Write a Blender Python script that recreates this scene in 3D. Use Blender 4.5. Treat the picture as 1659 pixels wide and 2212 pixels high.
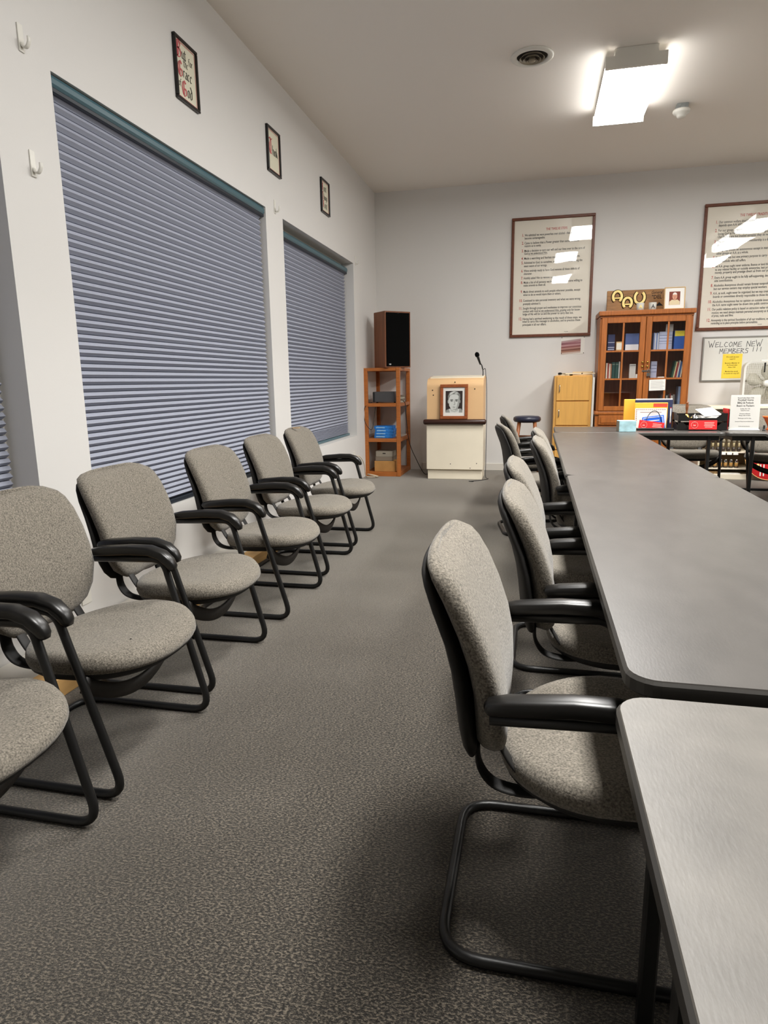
import bpy, bmesh, math, random
from mathutils import Vector, Matrix
for o in list(bpy.data.objects): bpy.data.objects.remove(o, do_unlink=True)
C = bpy.context.scene.collection
PI = math.pi
random.seed(7)

# ------------------------------------------------------------------ camera, world, exposure
def make_camera():
    yaw, pit, rol = 0.228574, 0.197877, -0.0149678
    Ry = Matrix(((math.cos(yaw), 0, math.sin(yaw)), (0, 1, 0), (-math.sin(yaw), 0, math.cos(yaw))))
    Rx = Matrix(((1, 0, 0), (0, math.cos(pit), -math.sin(pit)), (0, math.sin(pit), math.cos(pit))))
    Rz = Matrix(((math.cos(rol), -math.sin(rol), 0), (math.sin(rol), math.cos(rol), 0), (0, 0, 1)))
    R = Rz @ Rx @ Ry
    w = lambda v: Vector((v[0], v[2], -v[1]))
    right, down, fwd = w(R[0]), w(R[1]), w(R[2])
    m = Matrix((right, -down, -fwd)).transposed().to_4x4()
    m.translation = (0, 0, 1.24)
    cd = bpy.data.cameras.new('camera'); cd.sensor_fit = 'HORIZONTAL'; cd.sensor_width = 36
    cd.lens = 36*1408.7/1659; cd.clip_start = .02; cd.clip_end = 60
    co = bpy.data.objects.new('camera', cd); C.objects.link(co); co.matrix_world = m
    bpy.context.scene.camera = co
make_camera()
wd = bpy.data.worlds.new('night'); bpy.context.scene.world = wd; wd.use_nodes = True
wd.node_tree.nodes['Background'].inputs[0].default_value = (.02, .03, .05, 1)
wd.node_tree.nodes['Background'].inputs[1].default_value = .3
vs = bpy.context.scene.view_settings
vs.view_transform = 'Standard'; vs.look = 'None'; vs.gamma = 1; vs.use_curve_mapping = False
vs.exposure = 2.55
LENS_STRENGTH = 8.0
LAMP_WATTS = 7.0
cy = bpy.context.scene.cycles
cy.max_bounces = 10; cy.diffuse_bounces = 5; cy.glossy_bounces = 4; cy.transparent_max_bounces = 10
cy.sample_clamp_indirect = 6; cy.caustics_reflective = False; cy.caustics_refractive = False

# ------------------------------------------------------------------ materials
def lin(c):
    return tuple((x/12.92 if x <= .04045 else ((x+.055)/1.055)**2.4) for x in [v/255 for v in c])
MATS = {}
def mat(name, rgb, rough=.6, spec=.4, metal=0, noise=None, bump=None, emit=0, coat=0, sheen=0):
    """rgb in 0..255 sRGB; noise=(scale xyz, amount, detail); bump=(scale xyz, strength)"""
    if name in MATS: return MATS[name]
    m = bpy.data.materials.new(name); m.use_nodes = True; nt = m.node_tree
    p = nt.nodes['Principled BSDF']; c = lin(rgb)
    p.inputs['Base Color'].default_value = (*c, 1)
    p.inputs['Roughness'].default_value = rough; p.inputs['Specular IOR Level'].default_value = spec
    p.inputs['Metallic'].default_value = metal
    if coat: p.inputs['Coat Weight'].default_value = coat; p.inputs['Coat Roughness'].default_value = .05
    if sheen: p.inputs['Sheen Weight'].default_value = sheen
    if emit:
        p.inputs['Emission Color'].default_value = (*c, 1); p.inputs['Emission Strength'].default_value = emit
    def noise_node(sc, det):
        t = nt.nodes.new('ShaderNodeTexCoord'); mp = nt.nodes.new('ShaderNodeMapping'); n = nt.nodes.new('ShaderNodeTexNoise')
        mp.inputs['Scale'].default_value = sc; n.inputs['Scale'].default_value = 1; n.inputs['Detail'].default_value = det
        nt.links.new(t.outputs['Object'], mp.inputs['Vector']); nt.links.new(mp.outputs['Vector'], n.inputs['Vector'])
        return n
    if noise:
        n = noise_node(noise[0], noise[2] if len(noise) > 2 else 3)
        r = nt.nodes.new('ShaderNodeValToRGB'); a = noise[1]
        r.color_ramp.elements[0].position = .3; r.color_ramp.elements[1].position = .7
        r.color_ramp.elements[0].color = (*[x*(1-a) for x in c], 1); r.color_ramp.elements[1].color = (*[min(1, x*(1+a)) for x in c], 1)
        nt.links.new(n.outputs['Fac'], r.inputs['Fac']); nt.links.new(r.outputs['Color'], p.inputs['Base Color'])
    if bump:
        n = noise_node(bump[0], 2); b = nt.nodes.new('ShaderNodeBump')
        b.inputs['Strength'].default_value = bump[1]; b.inputs['Distance'].default_value = .004
        nt.links.new(n.outputs['Fac'], b.inputs['Height']); nt.links.new(b.outputs['Normal'], p.inputs['Normal'])
    MATS[name] = m
    return m
def carpet_mat():
    m = bpy.data.materials.new('carpet'); m.use_nodes = True; nt = m.node_tree; p = nt.nodes['Principled BSDF']
    p.inputs['Roughness'].default_value = .95; p.inputs['Specular IOR Level'].default_value = .1; p.inputs['Sheen Weight'].default_value = .72; p.inputs['Sheen Roughness'].default_value = .42; p.inputs['Sheen Tint'].default_value = (1, .95, .87, 1)
    t = nt.nodes.new('ShaderNodeTexCoord')
    def nz(sc, det):
        mp = nt.nodes.new('ShaderNodeMapping'); n = nt.nodes.new('ShaderNodeTexNoise'); mp.inputs['Scale'].default_value = sc
        n.inputs['Scale'].default_value = 1; n.inputs['Detail'].default_value = det; n.inputs['Roughness'].default_value = .75
        nt.links.new(t.outputs['Object'], mp.inputs['Vector']); nt.links.new(mp.outputs['Vector'], n.inputs['Vector']); return n
    a = nz((120, 210, 150), 5); b = nz((2.2, 2.2, 2), 3)
    r = nt.nodes.new('ShaderNodeValToRGB'); e = r.color_ramp.elements
    e[0].position = .43; e[0].color = (*lin((9, 8, 7)), 1); e[1].position = .59; e[1].color = (*lin((132, 122, 107)), 1)
    k = e.new(.5); k.color = (*lin((42, 38, 34)), 1)
    nt.links.new(a.outputs['Fac'], r.inputs['Fac'])
    mx = nt.nodes.new('ShaderNodeMix'); mx.data_type = 'RGBA'; mx.blend_type = 'MULTIPLY'
    r2 = nt.nodes.new('ShaderNodeValToRGB'); r2.color_ramp.elements[0].position = .3; r2.color_ramp.elements[0].color = (.72, .72, .72, 1); r2.color_ramp.elements[1].position = .75
    nt.links.new(b.outputs['Fac'], r2.inputs['Fac']); mx.inputs['Factor'].default_value = 1
    nt.links.new(r.outputs['Color'], mx.inputs['A']); nt.links.new(r2.outputs['Color'], mx.inputs['B'])
    nt.links.new(mx.outputs['Result'], p.inputs['Base Color'])
    bp = nt.nodes.new('ShaderNodeBump'); bp.inputs['Strength'].default_value = .7; bp.inputs['Distance'].default_value = .006
    nt.links.new(a.outputs['Fac'], bp.inputs['Height']); nt.links.new(bp.outputs['Normal'], p.inputs['Normal'])
    return m
def glass_mat(name, tint=(1, 1, 1), wobble=0, ior=1.5):
    m = bpy.data.materials.new(name); m.use_nodes = True; nt = m.node_tree
    nt.nodes.remove(nt.nodes['Principled BSDF']); out = nt.nodes['Material Output']
    tr = nt.nodes.new('ShaderNodeBsdfTransparent'); tr.inputs[0].default_value = (*tint, 1)
    gl = nt.nodes.new('ShaderNodeBsdfGlossy'); gl.inputs['Roughness'].default_value = .015
    fr = nt.nodes.new('ShaderNodeFresnel'); ge = nt.nodes.new('ShaderNodeNewGeometry'); mr = nt.nodes.new('ShaderNodeMapRange')
    mr.inputs['To Min'].default_value = ior; mr.inputs['To Max'].default_value = 1/ior
    nt.links.new(ge.outputs['Backfacing'], mr.inputs['Value']); nt.links.new(mr.outputs[0], fr.inputs['IOR'])
    mx = nt.nodes.new('ShaderNodeMixShader')
    if wobble:
        t = nt.nodes.new('ShaderNodeTexCoord'); n = nt.nodes.new('ShaderNodeTexNoise'); n.inputs['Scale'].default_value = 2.2; n.inputs['Detail'].default_value = 0
        b = nt.nodes.new('ShaderNodeBump'); b.inputs['Strength'].default_value = wobble; b.inputs['Distance'].default_value = .03
        nt.links.new(t.outputs['Object'], n.inputs['Vector']); nt.links.new(n.outputs['Fac'], b.inputs['Height']); nt.links.new(b.outputs['Normal'], gl.inputs['Normal'])
    nt.links.new(fr.outputs[0], mx.inputs[0]); nt.links.new(tr.outputs[0], mx.inputs[1]); nt.links.new(gl.outputs[0], mx.inputs[2]); nt.links.new(mx.outputs[0], out.inputs['Surface'])
    return m
M_wall = mat('wall_paint', (219, 217, 214), .75, .25, bump=((260, 260, 260), .06))
M_ceil = mat('ceiling_paint', (242, 237, 230), .85, .2, bump=((200, 200, 200), .08))
M_trim = mat('trim_paint', (214, 209, 200), .5)
M_carpet = carpet_mat()
M_fabric = mat('grey_tweed', (118, 112, 102), .9, .15, noise=((210, 210, 210), .55, 3), bump=((260, 260, 260), .3), sheen=.2)
M_shell = mat('charcoal_shell', (40, 39, 38), .6, .3)
M_black = mat('black_plastic', (24, 23, 22), .32, .5)
M_tube = mat('black_tube', (17, 17, 17), .38, .5)
M_table = mat('grey_laminate', (72, 69, 66), .34, .5, noise=((14, 7, 10), .14, 5), bump=((220, 60, 100), .045))
M_table_worn_bright = mat('scuffed_bright_laminate', (98, 94, 88), .4, .5, noise=((9, 9, 9), .2, 6), bump=((220, 60, 100), .06))  # scuffs, plus a lighter base standing in for brighter light on the nearest top
M_edge = mat('table_edge', (62, 60, 57), .4, .5)
M_blind = mat('blue_grey_shade', (158, 162, 176), .85, .15, noise=((300, 300, 300), .06))
M_rail = mat('teal_rail', (66, 98, 108), .3, .6)
M_raildk = mat('dark_rail', (28, 36, 46), .4)
M_white = mat('white_plastic', (226, 224, 216), .4)
M_paper = mat('white_paper', (228, 226, 220), .7)
M_cream = mat('cream_paint', (238, 228, 206), .5, noise=((3, 3, 3), .03))
M_tan = mat('tan_panel', (226, 186, 138), .5, noise=((2, 2, 2), .04))
M_orange = mat('orange_wood', (176, 104, 48), .45, noise=((8, 8, 90), .16, 4))
M_oak = mat('oak_wood', (156, 90, 38), .42, noise=((60, 30, 5), .22, 4))
M_oakdk = mat('oak_back', (150, 88, 48), .6, noise=((40, 30, 4), .2, 4))
M_frame = mat('brown_frame', (102, 54, 30), .4, noise=((30, 30, 30), .2, 3))
M_walnut = mat('walnut_veneer', (124, 74, 44), .45, noise=((60, 60, 3), .18, 4))
M_grille = mat('black_grille', (12, 12, 12), .95, .05)
M_birch = mat('yellow_birch', (206, 156, 82), .45, noise=((50, 50, 3), .08, 4))
M_brass = mat('brass', (200, 160, 80), .25, .5, 1)
M_chrome = mat('chrome', (200, 200, 200), .15, .5, 1)
M_brown = mat('brown_vinyl', (58, 34, 26), .35)
M_card = mat('cardboard', (182, 134, 76), .8, noise=((12, 12, 12), .08))
M_greybox = mat('grey_card', (128, 116, 102), .7)
M_ink = mat('black_ink', (30, 28, 27), .7, .2)
M_red = mat('red_ink', (196, 58, 48), .7, .2)
M_cable = mat('black_cable', (22, 22, 22), .5)
M_lens = mat('lamp_lens', (255, 253, 249), .4, emit=LENS_STRENGTH)
M_lens_side = mat('lamp_lens_side', (255, 253, 249), .4, emit=LENS_STRENGTH*.25)
M_glass = glass_mat('clear_glass')
M_pglass = glass_mat('poster_glazing', wobble=.12)
M_night = mat('dark_pane', (10, 12, 18), .05, .5)

# ------------------------------------------------------------------ mesh helpers
class B:
    def __init__(s): s.bm = bmesh.new(); s.mi = 0; s.mats = []
    def m(s, material):
        if material not in s.mats: s.mats.append(material)
        s.mi = s.mats.index(material); return s
    def face(s, vs, smooth=False):
        try: f = s.bm.faces.new(vs)
        except ValueError: return None
        f.material_index = s.mi; f.smooth = smooth; return f
    def poly(s, pts): s.face([s.bm.verts.new(p) for p in pts]); return s
    def box(s, x0, x1, y0, y1, z0, z1, bev=0, rot=None, at=None, seg=1):
        b2 = bmesh.new(); bmesh.ops.create_cube(b2, size=1)
        for v in b2.verts: v.co = Vector(((v.co.x+.5)*(x1-x0)+x0, (v.co.y+.5)*(y1-y0)+y0, (v.co.z+.5)*(z1-z0)+z0))
        if bev: bmesh.ops.bevel(b2, geom=list(b2.edges), offset=bev, segments=seg, affect='EDGES', profile=.5)
        if rot is not None:
            p = Vector(at) if at is not None else Vector((0, 0, 0))
            for v in b2.verts: v.co = p + rot @ (v.co-p)
        return s.merge(b2)
    def merge(s, b2, smooth=None):
        mp = {}
        for v in b2.verts: mp[v] = s.bm.verts.new(v.co)
        for f in b2.faces:
            g = s.face([mp[v] for v in f.verts])
            if g: g.smooth = f.smooth if smooth is None else smooth
        b2.free(); return s
    def rings(s, rings, cap0=True, cap1=True, smooth=True, closed=True):
        vr = [[s.bm.verts.new(p) for p in r] for r in rings]
        n = len(rings[0])
        for a, b in zip(vr, vr[1:]):
            for i in range(n if closed else n-1):
                j = (i+1) % n; s.face([a[i], a[j], b[j], b[i]], smooth)
        if cap0: s.face(list(reversed(vr[0])), smooth and False)
        if cap1: s.face(vr[-1], False)
        return s
    def lathe(s, prof, at=(0, 0, 0), n=20, axis='Z', cap=True, smooth=True):
        rs = []
        for r, h in prof:
            ring = []
            for i in range(n):
                a = 2*PI*i/n; c, d = r*math.cos(a), r*math.sin(a)
                p = {'Z': (c, d, h), 'Y': (c, h, d), 'X': (h, c, d)}[axis]
                ring.append(Vector(p)+Vector(at))
            rs.append(ring)
        return s.rings(rs, cap, cap, smooth)
    def tube(s, pts, r, n=10, closed=False, cap=True, flat=None):
        """round tube along points; flat=(w,h) gives an elliptic section with h along local up"""
        P = [Vector(p) for p in pts]; N = len(P); rs = []; up = None
        for i in range(N):
            if closed: t = (P[(i+1) % N]-P[i-1]).normalized()
            else: t = (P[min(i+1, N-1)]-P[max(i-1, 0)]).normalized()
            if up is None:
                up = Vector((0, 0, 1)) if abs(t.z) < .9 else Vector((1, 0, 0))
            up = (up-t*up.dot(t)); up = up.normalized() if up.length > 1e-5 else t.orthogonal().normalized()
            sd = t.cross(up)
            rr = r[i] if isinstance(r, (list, tuple)) else r
            ring = []
            for k in range(n):
                a = 2*PI*k/n
                if flat: ring.append(P[i]+sd*math.cos(a)*flat[0]*rr+up*math.sin(a)*flat[1]*rr)
                else: ring.append(P[i]+sd*math.cos(a)*rr+up*math.sin(a)*rr)
            rs.append(ring)
        if closed: rs.append(rs[0]); return s.rings(rs, False, False)
        return s.rings(rs, cap, cap)
    def prism(s, pts2, d0, d1, plane='XZ', smooth=False):
        f = {'XZ': lambda p, d: (p[0], d, p[1]), 'XY': lambda p, d: (p[0], p[1], d), 'YZ': lambda p, d: (d, p[0], p[1])}[plane]
        return s.rings([[f(p, d0) for p in pts2], [f(p, d1) for p in pts2]], True, True, smooth)
    def obj(s, name, material=None, parent=None, loc=None, rot=None, sub=0, normals=True):
        if normals: bmesh.ops.recalc_face_normals(s.bm, faces=s.bm.faces)
        me = bpy.data.meshes.new(name); s.bm.to_mesh(me); s.bm.free()
        for m in (s.mats or [material]): me.materials.append(m)
        o = bpy.data.objects.new(name, me); C.objects.link(o)
        if parent: o.parent = parent
        if loc: o.location = loc
        if rot: o.rotation_euler = rot
        if sub:
            md = o.modifiers.new('sub', 'SUBSURF'); md.levels = sub; md.render_levels = sub
        return o
def fillet(pts, rad, n=6):
    """round the corners of a 3-D polyline"""
    P = [Vector(p) for p in pts]; out = [P[0]]
    for i in range(1, len(P)-1):
        a, b, c = P[i-1], P[i], P[i+1]; r = rad[i-1] if isinstance(rad, (list, tuple)) else rad
        u, v = (a-b).normalized(), (c-b).normalized(); ang = u.angle(v); d = r/math.tan(ang/2)
        d = min(d, (a-b).length*.49, (c-b).length*.49)
        p0, p1 = b+u*d, b+v*d
        for k in range(n+1):
            t = k/n; out.append(p0*(1-t)**2+b*2*t*(1-t)+p1*t*t)
    out.append(P[-1]); return out
def spline(pts, n=8):
    P = [Vector(p) for p in pts]; P = [P[0]*2-P[1]]+P+[P[-1]*2-P[-2]]; out = []
    for i in range(1, len(P)-2):
        for k in range(n):
            t = k/n; a, b, c, d = P[i-1:i+3]
            out.append(.5*((2*b)+(c-a)*t+(2*a-5*b+4*c-d)*t*t+(3*b-a-3*c+d)*t**3))
    out.append(P[-2]); return out
def tag(o, label=None, cat=None, group=None, kind=None):
    if label: o['label'] = label
    if cat: o['category'] = cat
    if group: o['group'] = group
    if kind: o['kind'] = kind
    return o
def thing(name, label, cat, loc=(0, 0, 0), rotz=0, group=None):
    o = bpy.data.objects.new(name, None); C.objects.link(o); o.empty_display_size = .05
    o.location = loc; o.rotation_euler = (0, 0, rotz)
    return tag(o, label, cat, group)
def dup(root, loc, rotz=0, label=None, group=None):
    r = root.copy(); C.objects.link(r); r.location = loc; r.rotation_euler = (0, 0, rotz)
    if label: r['label'] = label
    if group: r['group'] = group
    for ch in list(root.children):
        c = ch.copy(); C.objects.link(c); c.parent = r
        for g in list(ch.children):
            d = g.copy(); C.objects.link(d); d.parent = c
    return r
def struct(o): o['kind'] = 'structure'; return o
def rotz(a): return Matrix.Rotation(a, 3, 'Z')

# lettering: flat print built from the default font, and a broad-nib alphabet for the black-letter mottoes
_font_cache = {}
def text_into(b, body, x, z, size, xs=1.0, y=-.0006, align='LEFT', shear=0, rot=0):
    key = (body, shear)
    if key not in _font_cache:
        cu = bpy.data.curves.new('txt', 'FONT'); cu.body = body; cu.size = 1; cu.resolution_u = 2; cu.shear = shear; cu.offset = .012
        ob = bpy.data.objects.new('txt', cu); C.objects.link(ob)
        dg = bpy.context.evaluated_depsgraph_get(); dg.update()
        me = bpy.data.meshes.new_from_object(ob.evaluated_get(dg))
        vs_ = [tuple(v.co) for v in me.vertices]; fs = [tuple(p.vertices) for p in me.polygons]
        bpy.data.objects.remove(ob); bpy.data.curves.remove(cu); bpy.data.meshes.remove(me)
        _font_cache[key] = (vs_, fs)
    vs_, fs = _font_cache[key]
    if not vs_: return
    w = max(v[0] for v in vs_)
    ox = {'LEFT': 0, 'CENTER': -w/2, 'RIGHT': -w}[align]
    cr, sr = math.cos(rot), math.sin(rot); nv = []
    for v in vs_:
        px, pz = (v[0]+ox)*size*xs, v[1]*size
        nv.append(b.bm.verts.new((x+px*cr-pz*sr, y, z+px*sr+pz*cr)))
    for f in fs: b.face([nv[i] for i in f])
GL = {'u': [[(.5,4.6),(.5,.8),(1.2,.3),(2.6,.9)],[(2.6,4.6),(2.6,.6),(3.1,.3)]], 't': [[(1,6.3),(1,.8),(1.6,.3),(2.3,.7)],[(.2,4.7),(2.2,4.7)]],
 'f': [[(1,0),(1,6.6),(1.7,7.6),(2.6,7)],[(.2,4.7),(2.2,4.7)]], 'o': [[(.6,4.2),(.6,.9),(1.6,.2),(2.7,.9),(2.7,4.1),(1.6,4.9),(.6,4.2)]],
 'r': [[(.5,4.6),(.5,.3)],[(.5,4),(1.4,4.9),(2.2,4.4)]], 'h': [[(.5,7.8),(.5,.3)],[(.5,4),(1.6,4.9),(2.6,4.1),(2.6,.8),(2,-.3)]],
 'e': [[(2.7,.8),(1.6,.2),(.6,.9),(.6,4.2),(1.6,4.9),(2.6,4.1),(.7,2.5)]], 'a': [[(.7,4.3),(1.6,4.9),(2.6,4.2),(2.6,.5),(3.1,.3)],[(2.6,2.8),(1.4,2.9),(.6,2),(.7,.7),(1.5,.2),(2.6,1.1)]],
 'c': [[(2.6,4.2),(1.6,4.9),(.6,4.2),(.6,.9),(1.6,.2),(2.6,.8)]], 'd': [[(.9,7.8),(2.7,5.2),(2.7,.9),(1.6,.2),(.6,.9),(.6,4),(1.6,4.8),(2.7,4.2)]],
 'i': [[(.7,4.6),(.7,.7),(1.3,.3)],[(.6,6.3),(.8,6.5)]], 'n': [[(.5,4.6),(.5,.3)],[(.5,4),(1.6,4.9),(2.6,4.1),(2.6,.7),(3.1,.3)]],
 'k': [[(.5,7.8),(.5,.3)],[(.5,2.7),(1.6,3.2),(2.4,4.7)],[(1.2,3),(2.3,1.2),(3,.3)]], 's': [[(2.5,4.3),(1.6,4.9),(.7,4.2),(.9,3.1),(2.3,2.1),(2.5,.9),(1.5,.2),(.6,.8)]],
 'g': [[(2.6,4.3),(1.6,4.9),(.6,4.2),(.6,1.2),(1.5,.6),(2.6,1.2)],[(2.6,4.8),(2.6,-1.2),(1.6,-2.1),(.6,-1.5)]], '.': [[(.5,.4),(.8,.6)]],
 'B': [[(1,7),(1,.3)],[(0,6.2),(1.5,7.4),(3.2,7.2),(3.9,6),(3.2,4.6),(1.2,4)],[(1.2,4),(3.4,4),(4.3,2.4),(3.6,.8),(2,.2),(.2,.6)],[(2,6.8),(2,1)]],
 'G': [[(4.2,6.3),(2.8,7.4),(1.2,6.5),(.5,4),(1.2,1.2),(2.8,.2),(4.3,1),(4.3,3.4),(2.8,3.8)],[(2.2,6.8),(2.2,1)]],
 'T': [[(.2,6),(1.2,7.2),(3,6.6),(4.8,7.4)],[(2.6,6.8),(1.2,5),(.8,2.5),(1.6,.6),(3.2,.2),(4.4,1.2)],[(2.9,6.6),(2.9,1)]],
 'F': [[(.4,6.4),(1.6,7.4),(3,6.8),(4.4,7.3)],[(1.4,7),(1.4,.6),(.4,0)],[(1.4,3.9),(3.4,4.1)],[(2.3,6.8),(2.3,1.2)]]}
GW = {'i': 1.7, '.': 1.3, 't': 2.7, 'f': 2.7, 'r': 2.6, 'B': 5, 'G': 5, 'T': 5.2, 'F': 4.6}
def nib(b, word, x, z, unit, y, nibw=.62):
    for ch in word:
        n = Vector((nibw*.55, nibw*.45))
        for st in GL[ch]:
            for p, q in zip(st, st[1:]):
                pts = [Vector(p)-n, Vector(p)+n, Vector(q)+n, Vector(q)-n]
                b.poly([(x+v.x*unit, y, z+v.y*unit) for v in pts])
        x += GW.get(ch, 3.5)*unit
    return x

# ------------------------------------------------------------------ room shell
XL, XR, YB, YF, H = -2.19, 9.2, -5.5, 9.13, 3.71
struct(B().box(XL-.3, XR+.2, YB-.2, YF+.2, -.15, 0).obj('floor', M_carpet))
struct(B().box(XL-.3, XR+.2, YB-.2, YF+.2, H, H+.15).obj('ceiling', M_ceil))
struct(B().box(XL-.3, XR+.2, YF, YF+.2, 0, H).obj('wall_far', M_wall))
struct(B().box(XR, XR+.2, YB, YF, 0, H).obj('wall_right', M_wall))
struct(B().box(XL-.3, XR+.2, YB-.2, YB, 0, H).obj('wall_back', M_wall))
WIN = [(-.05, 2.507, .50, 2.62, .115), (2.873, 5.325, .50, 2.642, .034), (5.70, 7.98, .575, 2.635, .10)]
b = B(); ys = [YB]
xs0 = XL-.22
for (a, c, z0, z1, d) in WIN: ys += [a, c]
ys.append(YF)
for i in range(0, len(ys), 2): b.box(xs0, XL, ys[i], ys[i+1], 0, H)
for (a, c, z0, z1, d) in WIN:
    b.box(xs0, XL, a, c, 0, z0); b.box(xs0, XL, a, c, z1, H)
struct(b.obj('wall_left', M_wall))
for i, (a, c, z0, z1, d) in enumerate(WIN):
    w = B(); x = XL-.19
    w.m(M_trim)
    w.box(x, x+.04, a, a+.05, z0, z1); w.box(x, x+.04, c-.05, c, z0, z1)
    w.box(x, x+.04, a+.05, c-.05, z0, z0+.05); w.box(x, x+.04, a+.05, c-.05, z1-.05, z1)
    o = struct(w.obj('window_%d' % (i+1)))
    B().box(x+.012, x+.02, a+.05, c-.05, z0+.05, z1-.05).obj('pane', M_night, o)
struct(B().box(-1.55, XR, YF-.014, YF, 0, .10, .004).obj('baseboard_far', M_trim))
struct(B().box(XL, -1.955, -1.2, 5.2, 0, .07, .006).obj('trim_1', M_trim))

# ------------------------------------------------------------------ window shades
def blind(i, label):
    a, c, z0, z1, d = WIN[i]; xb = XL-d
    t = thing('pleated_blind', label, 'blind', (xb, (a+c)/2, z0), 0, 'blue pleated blinds along the window wall')
    hw = (c-a)/2-.006; hz = z1-z0
    top = hz-.055-(.045 if i == 2 else .0)
    rows = 56 if i < 2 else 58
    zs = [0]
    for k in range(rows):
        f = k/rows; p = .88+.24*f
        if i == 2 and k < 9: p = .36
        zs.append(zs[-1]+p)
    s = (top-.03)/zs[-1]; zs = [.03+z*s for z in zs]
    bl = B(); prev = None; rnd = random.Random(i)
    for k in range(rows+1):
        z = zs[k]
        for j, (xo, zz) in enumerate(((-.040, z), (-.022, z+(zs[min(k+1, rows)]-z)*.05), (-.005, z+(zs[min(k+1, rows)]-z)*.45), (-.020, z+(zs[min(k+1, rows)]-z)*.93))):
            if k == rows and j: break
            jit = rnd.uniform(-.0006, .0006)
            row = [bl.bm.verts.new((xo+jit, -hw+rnd.uniform(-.002, .002), zz)), bl.bm.verts.new((xo+jit, hw-.012+rnd.uniform(-.004, .004), zz))]
            if prev: bl.face([prev[0], prev[1], row[1], row[0]])
            prev = row
    bl.obj('pleated_fabric', M_blind, t)
    hr = B(); prof = [(-.022, 0), (.018, 0), (.026, .012), (.026, .034), (.018, .05), (-.022, .05)]
    hr.rings([[(x, -hw, top+z) for x, z in prof], [(x, hw, top+z) for x, z in prof]], smooth=False)
    hr.obj('headrail', M_rail, t)
    B().box(-.02, .02, -hw, hw, top-.022, top, .003).obj('headrail_lip', M_raildk, t)
    B().box(-.018, .010, -hw, hw-.012, .002, .03, .004).obj('bottom_rail', M_raildk if i != 2 else M_rail, t)
blind(0, 'blue-grey pleated blind cut off by the left edge of the photo')
blind(1, 'large blue-grey pleated blind with a teal headrail, in the middle window')
blind(2, 'blue-grey pleated blind in the window nearest the wooden speaker shelf')

# ------------------------------------------------------------------ ceiling fixtures
def ceiling_light(x, y, label, first=[None]):
    if first[0]: return dup(first[0], (x, y, H), 0, label)
    t = thing('ceiling_light', label, 'ceiling light', (x, y, H), 0, 'fluorescent ceiling fixtures')
    B().box(-.16, .16, -.60, .60, -.05, 0, .003).obj('mounting_pan', M_white, t)
    for s in (-1, 1):
        e = B(); pr = [(-.15, -.002), (.15, -.002), (.16, -.054), (.225, -.054), (.225, -.14), (-.225, -.14), (-.225, -.054), (-.16, -.054)]
        e.prism(pr, s*.594-.014, s*.594+.014, 'XZ'); e.obj('end_cap', M_white, t)
    l = B(); pr = [(-.200, -.052), (.200, -.052), (.214, -.06), (.214, -.12), (.200, -.138), (-.200, -.138), (-.214, -.12), (-.214, -.06)]
    for k in range(8):
        l.m({4: M_lens, 5: M_lens_side, 6: M_lens_side, 2: M_lens_side, 3: M_lens_side}.get(k, M_white)); a, c = pr[k], pr[(k+1) % 8]
        l.poly([(a[0], -.579, a[1]), (a[0], .579, a[1]), (c[0], .579, c[1]), (c[0], -.579, c[1])])
    bmesh.ops.remove_doubles(l.bm, verts=l.bm.verts, dist=.0001); l.obj('lens', None, t)
    ld = bpy.data.lights.new('tube_light', 'AREA'); ld.shape = 'RECTANGLE'; ld.size = .42; ld.size_y = 1.15; ld.energy = LAMP_WATTS; ld.spread = math.radians(115); ld.color = (1, .98, .945)
    lo = bpy.data.objects.new('tube_light', ld); C.objects.link(lo); lo.parent = t; lo.location = (0, 0, -.142)
    first[0] = t; return t
ceiling_light(.668, 6.45, 'glowing rectangular fluorescent fixture with a white end cap, on the ceiling')
for x, y, l in ((.50, 4.05, 'fluorescent ceiling fixture over the middle of the near table row'), (.50, 1.6, 'fluorescent ceiling fixture over the nearest table'),
                (3.35, 6.2, 'fluorescent ceiling fixture over the far right tables'),
                (3.38, 4.6, 'fluorescent ceiling fixture over the middle right of the room'), (3.4, 3.0, 'fluorescent ceiling fixture over the near right of the room'), (6.2, 6.6, 'added unseen fluorescent ceiling fixture at the far right end of the room'), (6.2, 4.2, 'added unseen fluorescent ceiling fixture at the right side of the room')):  # last two: unseen, added to throw more light on the far wall
    ceiling_light(x, y, l)
t = thing('air_vent', 'round ceiling air diffuser with dark concentric gaps', 'vent', (-.11, 5.81, H))
B().lathe([(.165, 0), (.165, -.008), (.155, -.016), (.125, -.016), (.118, -.006), (.118, 0)], n=40).obj('flange', M_white, t)
B().lathe([(.118, -.001), (.117, -.003)], n=32).obj('throat', mat('vent_dark', (40, 34, 28), .9), t)
mv = mat('vent_cone', (150, 140, 120), .5)
for r, z in ((.098, -.022), (.07, -.03), (.042, -.038)):
    B().lathe([(r, z), (r-.004, z+.001), (r-.02, z+.02), (r-.016, z+.019)], n=32, cap=False).obj('cone_ring', mv, t)
B().lathe([(.022, -.006), (.03, -.034), (.016, -.042), (.001, -.043)], n=20).obj('centre_cap', mv, t)
t = thing('smoke_detector', 'white smoke detector hanging from the ceiling beside the lit fixture', 'smoke detector', (1.235, 7.12, H))
B().box(-.05, .05, -.05, .05, -.045, 0, .003).obj('junction_box', mat('galvanised', (160, 165, 165), .4, .5, .6, noise=((30, 30, 30), .2)), t)
B().lathe([(.075, -.045), (.078, -.06), (.07, -.075), (.045, -.085), (.04, -.1), (.03, -.112), (.001, -.113)], n=28).obj('sensor_body', M_white, t)
B().lathe([(.0405, -.095), (.041, -.09), (.0405, -.086)], n=20, cap=False).obj('vent_slot', M_ink, t)

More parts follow.
